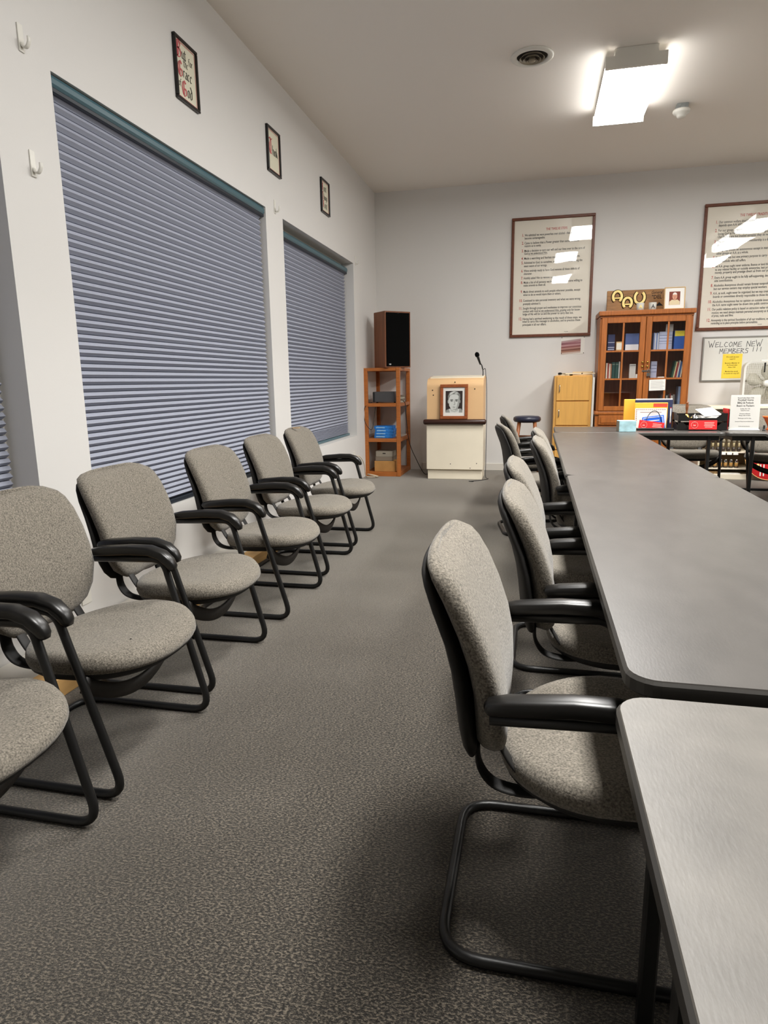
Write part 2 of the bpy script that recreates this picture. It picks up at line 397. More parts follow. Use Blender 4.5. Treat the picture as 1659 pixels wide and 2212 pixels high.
# ------------------------------------------------------------------ chairs
def chair_root(label, group):
    t = thing('sled_armchair', label, 'chair', (0, 0, 0), 0, group)
    O = .28
    sup = lambda a, w, e: (abs(math.cos(a))**(2/e)*math.copysign(1, math.cos(a)), abs(math.sin(a))**(2/e)*math.copysign(1, math.sin(a))*w)
    # tubular sled frame, one bent pipe: arm, front leg, runner, rear bar and back again
    half = [(-.455, .285, .592), (-.165, .285, .602), (-.003, .270, .0135), (-.555, .270, .0135)]
    pts = half+[(p[0], -p[1], p[2]) for p in reversed(half)]
    path = fillet([(p[0]+O, p[1], p[2]) for p in pts], [.06, .062, .095, .095, .062, .06], 7)
    B().tube(path, .0135, 10).obj('sled_frame', M_tube, t)
    # arm pads: drooping at the front
    for s in (-1, 1):
        ap = B(); rs = []
        prof = [(-.462, .612, .017, .009), (-.455, .616, .022, .016), (-.42, .622, .025, .019), (-.30, .632, .027, .020), (-.215, .632, .027, .020), (-.165, .617, .026, .019), (-.138, .592, .023, .019), (-.126, .572, .019, .016), (-.122, .56, .012, .009)]
        for i, (u, z, hw, hh) in enumerate(prof):
            a = prof[max(i-1, 0)]; c = prof[min(i+1, len(prof)-1)]
            tg = Vector((c[0]-a[0], 0, c[1]-a[1])).normalized(); up = Vector((-tg.z, 0, tg.x))
            ring = []
            for k in range(16):
                q, w = sup(2*PI*k/16, 1, 3)
                ring.append(Vector((u+O, s*.285, z))+Vector((0, 1, 0))*q*hw+up*w*hh)
            rs.append(ring)
        ap.rings(rs); ap.obj('armrest', M_black, t)
    # seat cushion
    def outline(a):
        q, w = sup(a, 1, 2.35); q2 = q
        u = -.195+q*.252; y = w*(.278 if q > 0 else .278-.05*q*q)
        return u, y
    N = 44
    def seat_ring(sc, z, drop):
        r = []
        for k in range(N):
            u, y = outline(2*PI*k/N); u = -.195+(u+.195)*sc; y *= sc
            f = (u+.195)/.252
            zz = z + .016*f - drop*(max(0, f)**3)*.035 + .012*(abs(y)/.27)**2*(1-max(0, f))
            r.append((u+O, y, zz))
        return r
    se = B()
    se.rings([seat_ring(.90, .375, .3), seat_ring(.975, .383, .45), seat_ring(1, .402, .7), seat_ring(.992, .421, .9), seat_ring(.955, .437, 1), seat_ring(.86, .444, 1), seat_ring(.6, .440, 1), seat_ring(.3, .436, 1), seat_ring(.02, .435, 1)], True, True)
    se.obj('seat_cushion', M_fabric, t)
    sp = B(); sp.rings([seat_ring(.70, .345, .2), seat_ring(.88, .355, .3), seat_ring(.955, .372, .4), seat_ring(.955, .384, .4)], True, True)
    sp.obj('seat_pan', M_shell, t)
    # curved front sling between the legs
    sl = B(); rs = []
    for k in range(25):
        y = -.268+.536*k/24; g = (y/.268)**2
        z = .262+.105*g; u = -.01-.283*z-.012*(1-g); h = .028; th = .006
        rs.append([(u+th+.01+O, y, z+h), (u+th-.008+O, y, z-h), (u-th-.008+O, y, z-h), (u-th+.01+O, y, z+h)])
    sl.rings(rs, smooth=True); sl.obj('front_sling', mat('sling_plastic', (38, 35, 32), .55), t)
    # back: cushion and shell lofted in rows, leaning rearwards
    prof = [(0, .10), (.03, .155), (.1, .203), (.2, .238), (.35, .260), (.5, .264), (.65, .266), (.8, .264), (.9, .254), (.95, .238), (.98, .208), (1, .155)]
    zt = lambda f: .432+f*.455
    UT = ((0, -.468), (.12, -.464), (.26, -.464), (.42, -.473), (.6, -.497), (.8, -.536), (.92, -.565), (1, -.585))
    def ut(f):
        for (a, p), (c, q) in zip(UT, UT[1:]):
            if f <= c: return p+(q-p)*(f-a)/(c-a)
        return UT[-1][1]
    SU = ((0, -.505), (.26, -.520), (.45, -.528), (.65, -.550), (.85, -.584), (1, -.606))
    def su(f):
        for (a, p), (c, q) in zip(SU, SU[1:]):
            if f <= c: return p+(q-p)*(f-a)/(c-a)
        return SU[-1][1]
    sprof = [(0, .15), (.03, .19), (.1, .222), (.2, .244), (.35, .260), (.5, .263), (.65, .261), (.8, .252), (.9, .238), (.95, .222), (.98, .19), (1, .14)]
    def back_rows(front, th, grow):
        rs = []
        for f, w in (prof if front else sprof):
            e = min(1, min(f, 1-f)/.09); e = math.sqrt(max(.02, 1-(1-e)**2))
            wd = w*(1+grow); ring = []
            for k in range(28):
                q, d = sup(2*PI*k/28, 1, 3.8 if front else 2.5)
                y = q*wd; cv = .014*(abs(y)/.25)**2
                cr = -.010*math.exp(-(y/.03)**2)*(1 if d > 0 else 0)*front
                ring.append(((ut(f) if front else su(f))+cv+cr+d*th*e+O, y, zt(f)-d*.2*th-(0 if front else .022*f)))
            rs.append(ring)
        return rs
    B().rings(back_rows(1, .038, 0)).obj('back_cushion', M_fabric, t)
    B().rings(back_rows(0, .024, .0)).obj('back_shell', M_shell, t)
    # J-shaped straps carrying the back
    for s in (-1, 1):
        y = s*.145; br = B()
        jp = spline([(-.33+O, y, .352), (-.40+O, y, .349), (-.455+O, y, .364), (-.484+O, y, .405), (-.489+O, y, .46)], 5)
        br.tube(jp, 1, 8, flat=(.024, .006))
        sp2 = spline([(-.38+O, y*.93, .37), (-.415+O, y*.93, .41), (-.45+O, y*.93, .47)], 4)
        br.tube(sp2, 1, 8, flat=(.020, .005))
        br.obj('back_bracket', M_shell, t)
    return t
GL_, GR_ = 'grey armchairs along the window wall', 'grey armchairs pushed up to the long table'
ch = chair_root('grey padded armchair in the near left corner, only seat and arm showing', GL_)
ch.location = (-1.17-.28, 1.15, 0)
SPECKS = ((.264, -.112, .438, .008), (.215, -.09, .443, .004))
for u0, y, rz, l in ((-1.175, 1.82, .0, 'grey padded armchair with a dark speck on its seat, second along the blinds'),
                     (-1.225, 2.50, .01, 'grey padded armchair standing below the pier between the two nearest blinds'),
                     (-1.23, 3.36, .0, 'grey padded armchair third from the far end of the window row'),
                     (-1.262, 4.16, -.01, 'grey padded armchair next to last at the far end of the window row'),
                     (-1.285, 4.93, .0, 'grey padded armchair at the far end of the window row, nearest the speaker shelf')):
    o = dup(ch, (u0-.28, y, 0), rz, l, GL_)
    if 'speck' in l:
        for sx, sy, sz, sr in SPECKS: B().lathe([(sr, -.004), (sr*.9, .0015), (.0005, .003)], (sx, sy, sz), 7).obj('dark_speck', M_ink, o)
for u0, y, rz, l in ((.385, 1.468, .0, 'nearest grey armchair tucked under the long table, its rear sled bar in full view'),
                     (.505, 2.21, .0, 'second grey armchair from the camera along the long table'),
                     (.487, 2.97, .0, 'third grey armchair from the camera along the long table'),
                     (.59, 4.12, .0, 'grey armchair close against the table, just beyond the seam of the second and third tabletops'),
                     (.59, 4.86, .0, 'grey armchair close against the table edge, mostly hidden by the one in front of it'),
                     (.30, 5.50, .16, 'grey armchair pulled out from the table with its dark back shell showing'),
                     (.27, 6.75, .12, 'farthest grey armchair on the aisle side, right in front of the stool')):
    dup(ch, (u0-.28, y, 0), rz, l, GR_)
ca_ = dup(ch, (1.62, 7.36+.28, 0), -PI/2-.08, 'grey armchair behind the far cross table, back showing above the letter tray', 'grey armchairs behind the cross table'); ca_.scale = (1.05, 1.05, 1.05)
dup(ch, (2.42, 7.26+.28, 0), -PI/2, 'grey armchair behind the cross table in front of the red disc', 'grey armchairs behind the cross table')
sp = B(); sp.m(M_ink)
tag(B().box(-.028, .028, -.013, .013, 0, .004, .001).obj('sticker', mat('tan_sticker', (200, 160, 110), .6), loc=(-1.838, 4.885, .8875)), 'small tan sticker lying on top of the farthest window-side chair back', 'sticker')
tag(B().box(-1.95, -1.838, 1.5, 4.6, 0, .085, .003).obj('wooden_plank', mat('pine_plank', (200, 158, 100), .6, noise=((30, 3, 30), .12))), 'long tan wooden plank lying on the carpet behind the window-side chairs', 'plank')

# ------------------------------------------------------------------ tables
def table(name, x0, x1, y0, y1, z, label, legs):
    t = thing('folding_table', label, 'table', ((x0+x1)/2, (y0+y1)/2, 0), 0, 'grey folding tables set in a horseshoe')
    hx, hy, r = (x1-x0)/2, (y1-y0)/2, .055
    def out(ins):
        p = []
        for cx, cy, a0 in ((hx-r, hy-r, 0), (-hx+r, hy-r, PI/2), (-hx+r, -hy+r, PI), (hx-r, -hy+r, 1.5*PI)):
            for k in range(7):
                a = a0+PI/2*k/6; p.append((cx+(r-ins)*math.cos(a), cy+(r-ins)*math.sin(a)))
        return p
    b = B(); R = lambda ins, zz: [(x, y, zz) for x, y in out(ins)]
    b.rings([R(.004, z-.003), R(.006, z)], False, True, False); b.obj('tabletop', M_table_worn_bright if name == 'a' else M_table, t)
    b = B(); b.rings([R(.006, z-.033), R(0, z-.028), R(0, z-.007), R(.0045, z-.002)], True, False, False); b.obj('edge_band', M_edge, t)
    b = B(); b.box(-hx+.05, hx-.05, -hy+.05, -hy+.075, z-.075, z-.033); b.box(-hx+.05, hx-.05, hy-.075, hy-.05, z-.075, z-.033)
    b.box(-hx+.05, -hx+.075, -hy+.075, hy-.075, z-.075, z-.033); b.box(hx-.075, hx-.05, -hy+.075, hy-.075, z-.075, z-.033)
    b.obj('apron', M_tube, t)
    for lx, ly in legs:
        b = B(); b.box(lx-.015, lx+.015, ly-.015, ly+.015, 0, z-.033, .004); b.obj('leg', M_tube, t)
    ends = sorted(set(l[1] if hy > hx else l[0] for l in legs))
    for e in ends:
        b = B()
        if hy < hx and abs(e) < .6: b.bm.free(); continue
        if hy > hx: b.box(-hx+.09, hx-.09, e-.01, e+.01, .30, .325)
        else: b.box(e-.01, e+.01, -hy+.09, hy-.09, .30, .325)
        b.obj('leg_brace', M_tube, t)
    return t
ll = lambda hx, hy: [(sx*(hx-.075), sy*(hy-.28)) for sx in (-1, 1) for sy in (-1, 1)]
table('a', .138, .898, -1.385, 1.058, .728, 'scuffed grey folding table nearest the camera, cut by the right edge', ll(.38, 1.22))
table('b', .165, .925, 1.085, 3.545, .741, 'long grey folding table in the middle of the row, behind the nearest one', [(sx*.305, y) for sx in (-1, 1) for y in (-1.185, 1.065)])
table('c', .165, .925, 3.555, 6.44, .738, 'grey folding table at the far end of the row, reaching the cross tables', [(sx*.305, y) for sx in (-1, 1) for y in (-1.32, 1.16)])
table('d', .19, 1.70, 6.50, 7.28, .735, 'grey cross table carrying the tissue box and the folders', [(-.62, -.34), (.62, -.34), (-.62, .34), (.40, .34)])
table('e', 1.71, 3.22, 6.50, 7.28, .735, 'grey cross table carrying the white flyer stand', [(-.53, -.34), (.53, -.34), (.35, .34), (.60, .34)])
table('f', 2.0, 2.76, 4.03, 6.47, .735, 'grey folding table on the opposite side of the horseshoe', ll(.38, 1.22))

# ------------------------------------------------------------------ wall hooks and mottoes (left wall)
hk = thing('wall_hook', 'white wall hook near the top left corner of the photo, upper of two', 'hook', (XL, 2.70, 2.697), 0, 'white stick-on hooks')
B().box(0, .006, -.016, .016, -.055, .055, .003, seg=2).obj('back_plate', M_white, hk)
B().tube(spline([(.004, 0, -.02), (.014, 0, -.036), (.03, 0, -.038), (.042, 0, -.02), (.044, 0, .0)], 5), 1, 8, flat=(.011, .005)).obj('hook_arm', M_white, hk)
for y, z, l in ((2.69, 2.20, 'white wall hook beside the near edge of the middle blind, lower of two'), (5.525, 2.69, 'white stick-on wall hook on the pier between the two far blinds'), (8.078, 2.68, 'white stick-on wall hook past the far corner of the farthest blind')):
    dup(hk, (XL, y, z), 0, l)
tag(B().box(0, .006, -.036, .036, -.058, .058, .002).obj('wall_outlet', M_white, loc=(XL, 2.73, .215)), 'white wall outlet low behind the second window-side chair', 'outlet')
tag(B().box(0, .006, -.036, .036, -.058, .058, .002).obj('wall_outlet', M_white, loc=(XL, 7.82, .33)), 'white wall outlet with a cord, beside the speaker shelf', 'outlet')
M_bframe = mat('black_frame', (22, 20, 19), .3)
M_pale = mat('motto_paper', (222, 218, 196), .6)
M_pink = mat('motto_red', (196, 92, 96), .7)
def motto(y, z, w, h, label, words):
    # frame lies in local XZ facing -Y; turned to face +X
    t = thing('motto_frame', label, 'picture', (XL, y, z), PI/2, 'black framed mottoes on the window wall')
    f = B(); fw = .016; d = -.022
    f.box(-w/2, w/2, d, 0, h/2-fw, h/2, .003); f.box(-w/2, w/2, d, 0, -h/2, -h/2+fw, .003)
    f.box(-w/2, -w/2+fw, d, 0, -h/2+fw, h/2-fw, .003); f.box(w/2-fw, w/2, d, 0, -h/2+fw, h/2-fw, .003)
    f.obj('frame', M_bframe, t)
    B().box(-w/2+fw, w/2-fw, -.008, -.002, -h/2+fw, h/2-fw).obj('sheet', M_pale, t)
    r = B(); g = .006; a, c = w/2-fw-g, h/2-fw-g
    for x0, x1, z0, z1 in ((-a, a, c-.004, c), (-a, a, -c, -c+.004), (-a, -a+.004, -c, c), (a-.004, a, -c, c)): r.box(x0, x1, -.0092, -.0085, z0, z1)
    r.obj('red_border', M_pink, t)
    k = B(); c_ = B()
    for txt, x, zz, u, nw, red in words: nib(c_ if red else k, txt, x, zz, u, -.0098, nw)
    k.obj('lettering', M_ink, t); c_.obj('initials', M_pink, t)
motto(4.13, 3.13, .275, .355, 'framed motto reading But for the Grace of God', [
    ('B', -.108, .062, .0128, .8, 1), ('ut', -.045, .070, .0088, .62, 0), ('for', .035, .060, .0058, .5, 0), ('the', -.03, .030, .0062, .5, 0),
    ('G', -.105, -.042, .0122, .8, 1), ('race', -.04, -.034, .0084, .62, 0), ('of', -.105, -.098, .0056, .5, 0), ('G', -.068, -.140, .0122, .8, 1), ('od.', -.002, -.132, .0094, .62, 0)])
motto(5.535, 3.115, .275, .345, 'framed motto reading Think', [('T', -.10, -.03, .0165, .85, 1), ('hink', -.025, -.03, .0095, .65, 0)])
motto(6.91, 3.105, .27, .325, 'framed motto reading First Things First, farthest on the wall', [('F', -.095, .045, .0105, .8, 1), ('irst', -.04, .05, .0085, .62, 0), ('T', -.10, -.035, .0105, .8, 1), ('hings', -.045, -.03, .0076, .6, 0), ('F', -.08, -.115, .0105, .8, 1), ('irst', -.025, -.11, .0085, .62, 0)])

# ------------------------------------------------------------------ far wall posters
def poster(x0, x1, z0, z1, label, title, nums, lines, under):
    w, h = x1-x0, z1-z0
    t = thing('framed_poster', label, 'poster', ((x0+x1)/2, YF, (z0+z1)/2), 0, 'framed wall posters')
    fw = .035
    for a in ((-w/2, w/2, h/2-fw, h/2), (-w/2, w/2, -h/2, -h/2+fw), (-w/2, -w/2+fw, -h/2+fw, h/2-fw), (w/2-fw, w/2, -h/2+fw, h/2-fw)):
        B().box(a[0], a[1], -.03, 0, a[2], a[3], .006, seg=2).obj('frame_rail', M_frame, t)
    B().box(-w/2+fw, w/2-fw, -.010, -.002, -h/2+fw, h/2-fw).obj('sheet', mat('poster_paper', (244, 237, 222), .7), t)
    B().box(-w/2+fw, w/2-fw, -.017, -.014, -h/2+fw, h/2-fw).obj('glazing', M_pglass, t)
    cx, cz = (x0+x1)/2, (z0+z1)/2
    k = B(); r = B()
    text_into(r, title[0], title[1]-cx, title[2]-cz, .042, .72, -.0112, 'CENTER')
    for n, x, z in nums: text_into(r, n, x-cx, z-.012-cz, .05, .75, -.0112, 'RIGHT')
    for s, x, z, x_end in lines:
        key = (s, 0); b0 = B(); text_into(b0, s, 0, 0, 1); b0.bm.free()
        wd_ = max(v[0] for v in _font_cache[key][0])
        text_into(k, s, x-cx, z-.010-cz, .040, (x_end-x)/(wd_*.040) if x_end else .62, -.0112)
    for xa, xb, z in under: k.box(xa-cx, xb-cx, -.0113, -.0111, z-.018-cz, z-.016-cz)
    text_into(k, 'Copyright', w*.18, -h/2+fw+.02, .012, 1, -.0112)
    k.obj('lettering', M_ink, t); r.obj('red_numerals', M_red, t)
Z1 = dict(a=3.051, b=3.014)
L1 = [('We admitted we were powerless over alcohol - that our lives had', -.206, 3.051, .50), ('become unmanageable.', -.206, 3.014, .05), ('Came to believe that a Power greater than ourselves could', -.206, 2.955, .47), ('restore us to sanity.', -.206, 2.921, .005),
 ('Made a decision to turn our will and our lives over to the care of', -.206, 2.861, .545), ('God as we understood Him.', -.206, 2.828, .085), ('Made a searching and fearless moral inventory of ourselves.', -.206, 2.768, .49), ('Admitted to God, to ourselves, and to another human being the', -.206, 2.715, .52), ('exact nature of our wrongs.', -.206, 2.675, .085),
 ('Were entirely ready to have God remove all these defects of', -.206, 2.616, .49), ('character.', -.206, 2.58, -.10), ('Humbly asked Him to remove our shortcomings.', -.206, 2.525, .33), ('Made a list of all persons we had harmed, and became willing to', -.206, 2.471, .53), ('make amends to them all.', -.206, 2.435, .075),
 ('Made direct amends to such people wherever possible, except', -.206, 2.356, .51), ('when to do so would injure them or others.', -.206, 2.318, .27), ('Continued to take personal inventory and when we were wrong', -.206, 2.245, .515), ('promptly admitted it.', -.206, 2.204, .02),
 ('Sought through prayer and meditation to improve our conscious', -.206, 2.148, .53), ('contact with God as we understood Him, praying only for know-', -.206, 2.11, .52), ('ledge of His will for us and the power to carry that out.', -.206, 2.073, .435),
 ('Having had a spiritual awakening as the result of these steps, we', -.206, 2.014, .54), ('tried to carry this message to alcoholics, and to practice these', -.206, 1.98, .525), ('principals in all our affairs.', -.206, 1.94, .10)]
N1 = [('%d.' % (i+1), -.215, z) for i, z in enumerate((3.051, 2.955, 2.861, 2.768, 2.715, 2.616, 2.525, 2.471, 2.356, 2.245, 2.148, 2.014))]
poster(-.370, .659, 1.783, 3.266, 'brown framed poster of twelve numbered steps above the small landscape photo', ('THE TWELVE STEPS', .19, 3.10), N1, L1, [(-.155, .08, 2.828), (.02, .30, 2.11)])
L2 = [('Our common welfare should come first; personal recovery', 2.09, 3.062, 2.75), ('depends upon A.A. unity.', 2.09, 3.026, 2.36), ('For our group purpose there is but one ultimate authority - a', 2.09, 2.967, 2.80), ('loving God as He may express Himself in our group conscience.', 2.09, 2.93, 2.80), ('Our leaders are but trusted servants; they do not govern.', 2.09, 2.894, 2.75),
 ('The only requirement for A.A. membership is a desire to stop', 2.09, 2.837, 2.79), ('drinking.', 2.09, 2.797, 2.20), ('Each group should be autonomous except in matters affecting', 2.09, 2.741, 2.80), ('other groups or A.A. as a whole.', 2.09, 2.704, 2.445), ('Each group has but one primary purpose to carry its message', 2.09, 2.656, 2.79), ('to the alcoholic who still suffers.', 2.09, 2.614, 2.425),
 ('An A.A. group ought never endorse, finance or lend the A.A. name', 2.09, 2.555, 2.80), ('to any related facility or outside enterprise, lest problems of', 2.09, 2.517, 2.79), ('money, property and prestige divert us from our purpose.', 2.09, 2.482, 2.76), ('Every A.A. group ought to be fully self-supporting, declining out-', 2.09, 2.423, 2.80), ('side contributions.', 2.09, 2.387, 2.30),
 ('Alcoholics Anonymous should remain forever nonprofessional,', 2.09, 2.332, 2.78), ('but our service centers may employ special workers.', 2.09, 2.293, 2.69), ('A.A., as such, ought never be organized; but we may create service', 2.09, 2.24, 2.80), ('boards or committees directly responsible to those they serve.', 2.09, 2.20, 2.80), ('Alcoholics Anonymous has no opinion on outside issues; hence', 2.09, 2.14, 2.80), ('the A.A. name ought never be drawn into public controversy.', 2.09, 2.101, 2.77),
 ('Our public relations policy is based on attraction rather than pro-', 2.09, 2.05, 2.80), ('motion; we need always maintain personal anonymity at the level', 2.09, 2.01, 2.80), ('of press, radio and films.', 2.09, 1.973, 2.34), ('Anonymity is the spiritual foundation of all our traditions, ever', 2.09, 1.919, 2.76), ('reminding us to place principles before personalities.', 2.09, 1.884, 2.62)]
N2 = [('%d.' % (i+1), 2.08, z) for i, z in enumerate((3.062, 2.967, 2.837, 2.741, 2.656, 2.555, 2.423, 2.332, 2.24, 2.14, 2.05, 1.919))]
poster(1.920, 2.95, 1.80, 3.277, 'brown framed poster of twelve numbered traditions above the whiteboard', ('THE TWELVE TRADITIONS', 2.50, 3.115), N2, L2, [])
# small landscape photo pinned under the first poster
t = thing('pinned_photo', 'small pinned photo of a reddish shoreline below the steps poster', 'photo', (.445, YF, 1.665))
B().box(-.15, .15, -.003, 0, -.11, .108).obj('sheet', M_paper, t)
b = B(); rnd = random.Random(3); cols = [(176, 150, 150), (168, 120, 126), (150, 96, 104), (180, 138, 140), (140, 84, 84), (172, 128, 120), (120, 74, 62), (160, 116, 98), (196, 176, 166)]
zz = .075
for i, c in enumerate(cols):
    b.m(mat('photo_tone_%d' % i, c, .4)); z2 = zz-.0195; s = .014 if i > 1 else .02
    b.poly([(-.145, -.0036, zz-s), (.10, -.0036, zz+s*.4), (.10, -.0036, z2+s*.4), (-.145, -.0036, z2-s)]); zz = z2
b.obj('print', None, t, normals=False)
p = B()
for x, z in ((-.14, .10), (.14, .10), (.14, -.10), (-.14, -.10)): p.lathe([(.006, -.006), (.005, -.003)], (x, 0, z), 8, 'Y')
p.obj('pin', M_ink, t)
# whiteboard
t = thing('whiteboard', 'whiteboard with handwriting WELCOME NEW MEMBERS under the traditions poster', 'whiteboard', (2.55, YF, 1.447))
B().box(-.52, .52, -.012, 0, -.262, .262).obj('writing_surface', mat('board_white', (222, 222, 216), .25), t)
f = B(); M_alu = mat('aluminium', (168, 166, 160), .3, .5, .7)
for a in ((-.535, .535, .255, .275), (-.535, .535, -.275, -.255), (-.535, -.515, -.255, .255), (.515, .535, -.255, .255)): f.box(a[0], a[1], -.018, 0, a[2], a[3], .003)
f.obj('frame', M_alu, t)
HW = {'W': [[(0,1),(.22,0),(.42,.62),(.6,.02),(.9,1.1)]], 'E': [[(.5,.8),(.05,.72),(.0,.05),(.5,.1)],[(.02,.4),(.42,.45)]], 'L': [[(.08,.8),(.0,.05),(.5,.08)]], 'C': [[(.5,.7),(.25,.78),(.02,.4),(.2,.03),(.55,.12)]],
 'O': [[(.3,.8),(.02,.45),(.2,.03),(.5,.2),(.52,.6),(.3,.8)]], 'M': [[(0,0),(.12,.78),(.3,.3),(.5,.8),(.6,.0)]], 'N': [[(0,0),(.08,.85),(.5,.05),(.58,.9)]], 'B': [[(.02,0),(.05,.8),(.4,.7),(.1,.42),(.5,.25),(.35,.02),(.02,.0)]],
 'R': [[(.02,0),(.05,.8),(.45,.65),(.1,.4),(.5,0)]], 'S': [[(.5,.75),(.2,.82),(.1,.55),(.45,.35),(.4,.05),(.05,.05)]], '!': [[(.1,.9),(.02,.2)]]}
k = B()
def scrawl(word, x, z, u, gap=.16):
    for c_ in word:
        if c_ == ' ': x += .6*u; continue
        for st in HW[c_]:
            P = [Vector((x+q[0]*u, -.0125, z+q[1]*u)) for q in st]
            for p0, p1 in zip(P, P[1:]):
                d = (p1-p0).normalized()*.003; n = Vector((-d.z, 0, d.x))
                k.poly([p0-d-n, p0-d+n, p1+d+n, p1+d-n])
        x += (max(q[0] for st in HW[c_] for q in st)+gap)*u
scrawl('WELCOME NEW', -.465, .148, .076, .15); scrawl('MEMBERS', -.335, .07, .073, .13); scrawl('!!!', .045, .075, .07, .5)
k.obj('handwriting', mat('marker', (60, 62, 62), .6), t)
y = B(); y.box(-.112, .112, -.002, 0, -.149, .149)
o = tag(y.obj('yellow_notice', mat('yellow_paper', (244, 212, 70), .6), loc=(2.372, YF-.0125, 1.362)), 'yellow printed notice stuck on the whiteboard', 'notice')
k = B()
for s, z in (('We could use your', .105), ('support!', .08), ('Become a Member of', .03), ('the Round Lake', .005), ('Alano Club', -.02), ('Membership special', -.072), ('13 months for only $75', -.097)):
    text_into(k, s, 0, z, .022, .85, -.0024, 'CENTER')
k.obj('lettering', M_ink, o)

# ------------------------------------------------------------------ speaker shelf
t = thing('wooden_shelf', 'orange wooden four-post shelf in the corner carrying the loudspeaker', 'shelf', (0, 0, 0))
t.location = (-1.955, 8.735, 0); TX, TY = -1.955, 8.735
for x in (-.215, .215):
    for yy in (-.34, .34):
        B().box(x-.024, x+.024, yy-.024, yy+.024, 0, 1.41, .003).obj('post', M_orange, t)
for z0, z1 in ((1.37, 1.41), (.915, .96), (.455, .50), (.0, .058)):
    s_ = B(); s_.box(-.19, .19, -.36, -.335, z0, z1, .002); s_.box(-.19, .19, .335, .36, z0, z1, .002)
    s_.box(-.236, -.212, -.316, .316, z0, z1, .002); s_.box(.212, .236, -.316, .316, z0, z1, .002)
    s_.box(-.211, .211, -.334, .334, z1-.014, z1-.002); s_.obj('shelf_board', M_orange, t)
# loudspeaker, turned towards the room
an = math.radians(42)
t = thing('loudspeaker', 'walnut loudspeaker with a black grille on top of the wooden shelf', 'loudspeaker', (-1.845, 8.56, 1.410), an)
s_ = B(); s_.box(-.19, .19, -.14, .15, 0, .70, .004); s_.obj('cabinet', M_walnut, t)
B().box(-.172, .172, -.152, -.1405, .018, .682, .004).obj('grille', M_grille, t)
B().box(-.14, -.11, -.1545, -.1525, .035, .05).obj('badge', M_chrome, t)
B().box(-.012, .012, -.1545, -.1525, .672, .682).obj('logo_tab', M_ink, t)
# amplifier, tapes, boxes
t = thing('amplifier', 'dark grey amplifier box on the second shelf below the loudspeaker', 'amplifier', (-1.94, 8.55, .960))
B().box(-.145, .145, -.13, .14, .012, .145, .004).obj('case', mat('amp_grey', (74, 74, 76), .5), t)
for x in (-.12, .12):
    B().lathe([(.014, 0), (.012, .012)], (x, 0, 0), 10).obj('foot', M_black, t)
B().box(-.146, -.12, -.134, -.1305, .015, .14).obj('front_trim', M_black, t)
for k in range(4):
    tag(B().box(-.03, .03, -.085, .085, 0, .024, .002).obj('cassette_case', M_greybox if k % 2 else mat('pale_case', (190, 186, 170), .4), loc=(-1.745+.004*(k % 2), 8.62, .961+.0245*k)), 'small plastic tape case beside the amplifier, %s of the stack' % ('bottom', 'second from the bottom', 'third from the bottom', 'topmost')[k], 'case', 'tape cases beside the amplifier')
mb = mat('blue_box', (42, 128, 214), .4, noise=((20, 20, 20), .3))
bp = ('bottom', 'second from the bottom', 'third from the bottom', 'topmost')
for k in range(4):
    q = thing('blue_book', 'bright blue book, %s of the stack on the third shelf' % bp[k], 'book', (-1.955+.006*((k*7) % 3-1), 8.56, .4995+k*.0398), 0, 'blue books on the third shelf')
    B().box(-.125, .125, -.10, .10, 0, .0392, .003).obj('cover', mb, q)
    B().box(-.10, .02, -.102, -.1003, .012, .026).obj('spine_panel', mat('pale_blue', (150, 200, 240), .5), q)
tag(B().box(-.08, .08, -.15, .15, 0, .012).obj('paper_stack', M_paper, loc=(-1.835, 8.88, .4995)), 'flat white papers behind the blue books', 'papers')
tag(B().box(-.14, .14, -.14, .14, 0, .14, .003).obj('cardboard_box', M_card, loc=(-1.94, 8.56, .0565)), 'tan cardboard box on the bottom shelf', 'box')
tag(B().box(-.115, .115, -.12, .12, 0, .055, .003).obj('grey_case', M_greybox, loc=(-1.955, 8.56, .197)), 'brownish grey flat case on the cardboard box, lower of two', 'case')
q = thing('grey_case', 'pale grey flat case on top of the two cases over the cardboard box', 'case', (-1.95, 8.56, .2525))
B().box(-.115, .115, -.12, .12, 0, .075, .004).obj('body', mat('pale_grey_case', (150, 142, 128), .6), q)
B().box(-.02, .02, -.123, -.1205, .04, .052).obj('latch', M_ink, q)

# ------------------------------------------------------------------ lectern
t = thing('lectern', 'cream lectern with a rounded tan top and a dark padded bar', 'lectern', (-.985, 8.42, 0))
B().box(-.345, .345, -.19, .20, 0, .125, .004).obj('plinth', M_cream, t)
B().box(-.355, .355, -.22, .22, .128, .71, .004).obj('body', M_cream, t)
b = B(); pr = [(-.205, .71)]
for k in range(9):
    a = PI-PI/2*k/8; pr.append((-.205+.10+.10*math.cos(a), 1.16+.10*math.sin(a)))
pr += [(.12, 1.29), (.20, 1.285), (.20, .71)]
b.rings([[(x, p[0], p[1]) for p in pr] for x in (-.35, .35)], smooth=False); b.obj('upper_panel', M_tan, t)
B().box(-.33, .34, -.09, .19, 1.272, 1.288, .004, rot=Matrix.Rotation(.09, 3, 'X'), at=(0, .05, 1.28)).obj('reading_board', M_cream, t)
b = B(); rs = []
for x, r in ((-.392, .012), (-.388, .026), (-.372, .034), (.372, .034), (.388, .026), (.392, .012)):
    rs.append([(x, -.235+r*math.cos(2*PI*k/14), .73+r*math.sin(2*PI*k/14)) for k in range(14)])
b.rings(rs); b.obj('padded_bar', M_brown, t)
b = B()
for x, z in ((-.28, 1.12), (-.27, 1.06), (0, 1.215), (.245, 1.13)): b.lathe([(.008, -.2065), (.007, -.2055)], (x, 0, z), 8, 'Y')
for x, z in ((-.05, .20), (.28, .21), (.2, .15)): b.lathe([(.006, -.2215), (.005, -.2205)], (x, 0, z), 8, 'Y')
b.obj('screw', M_ink, t)
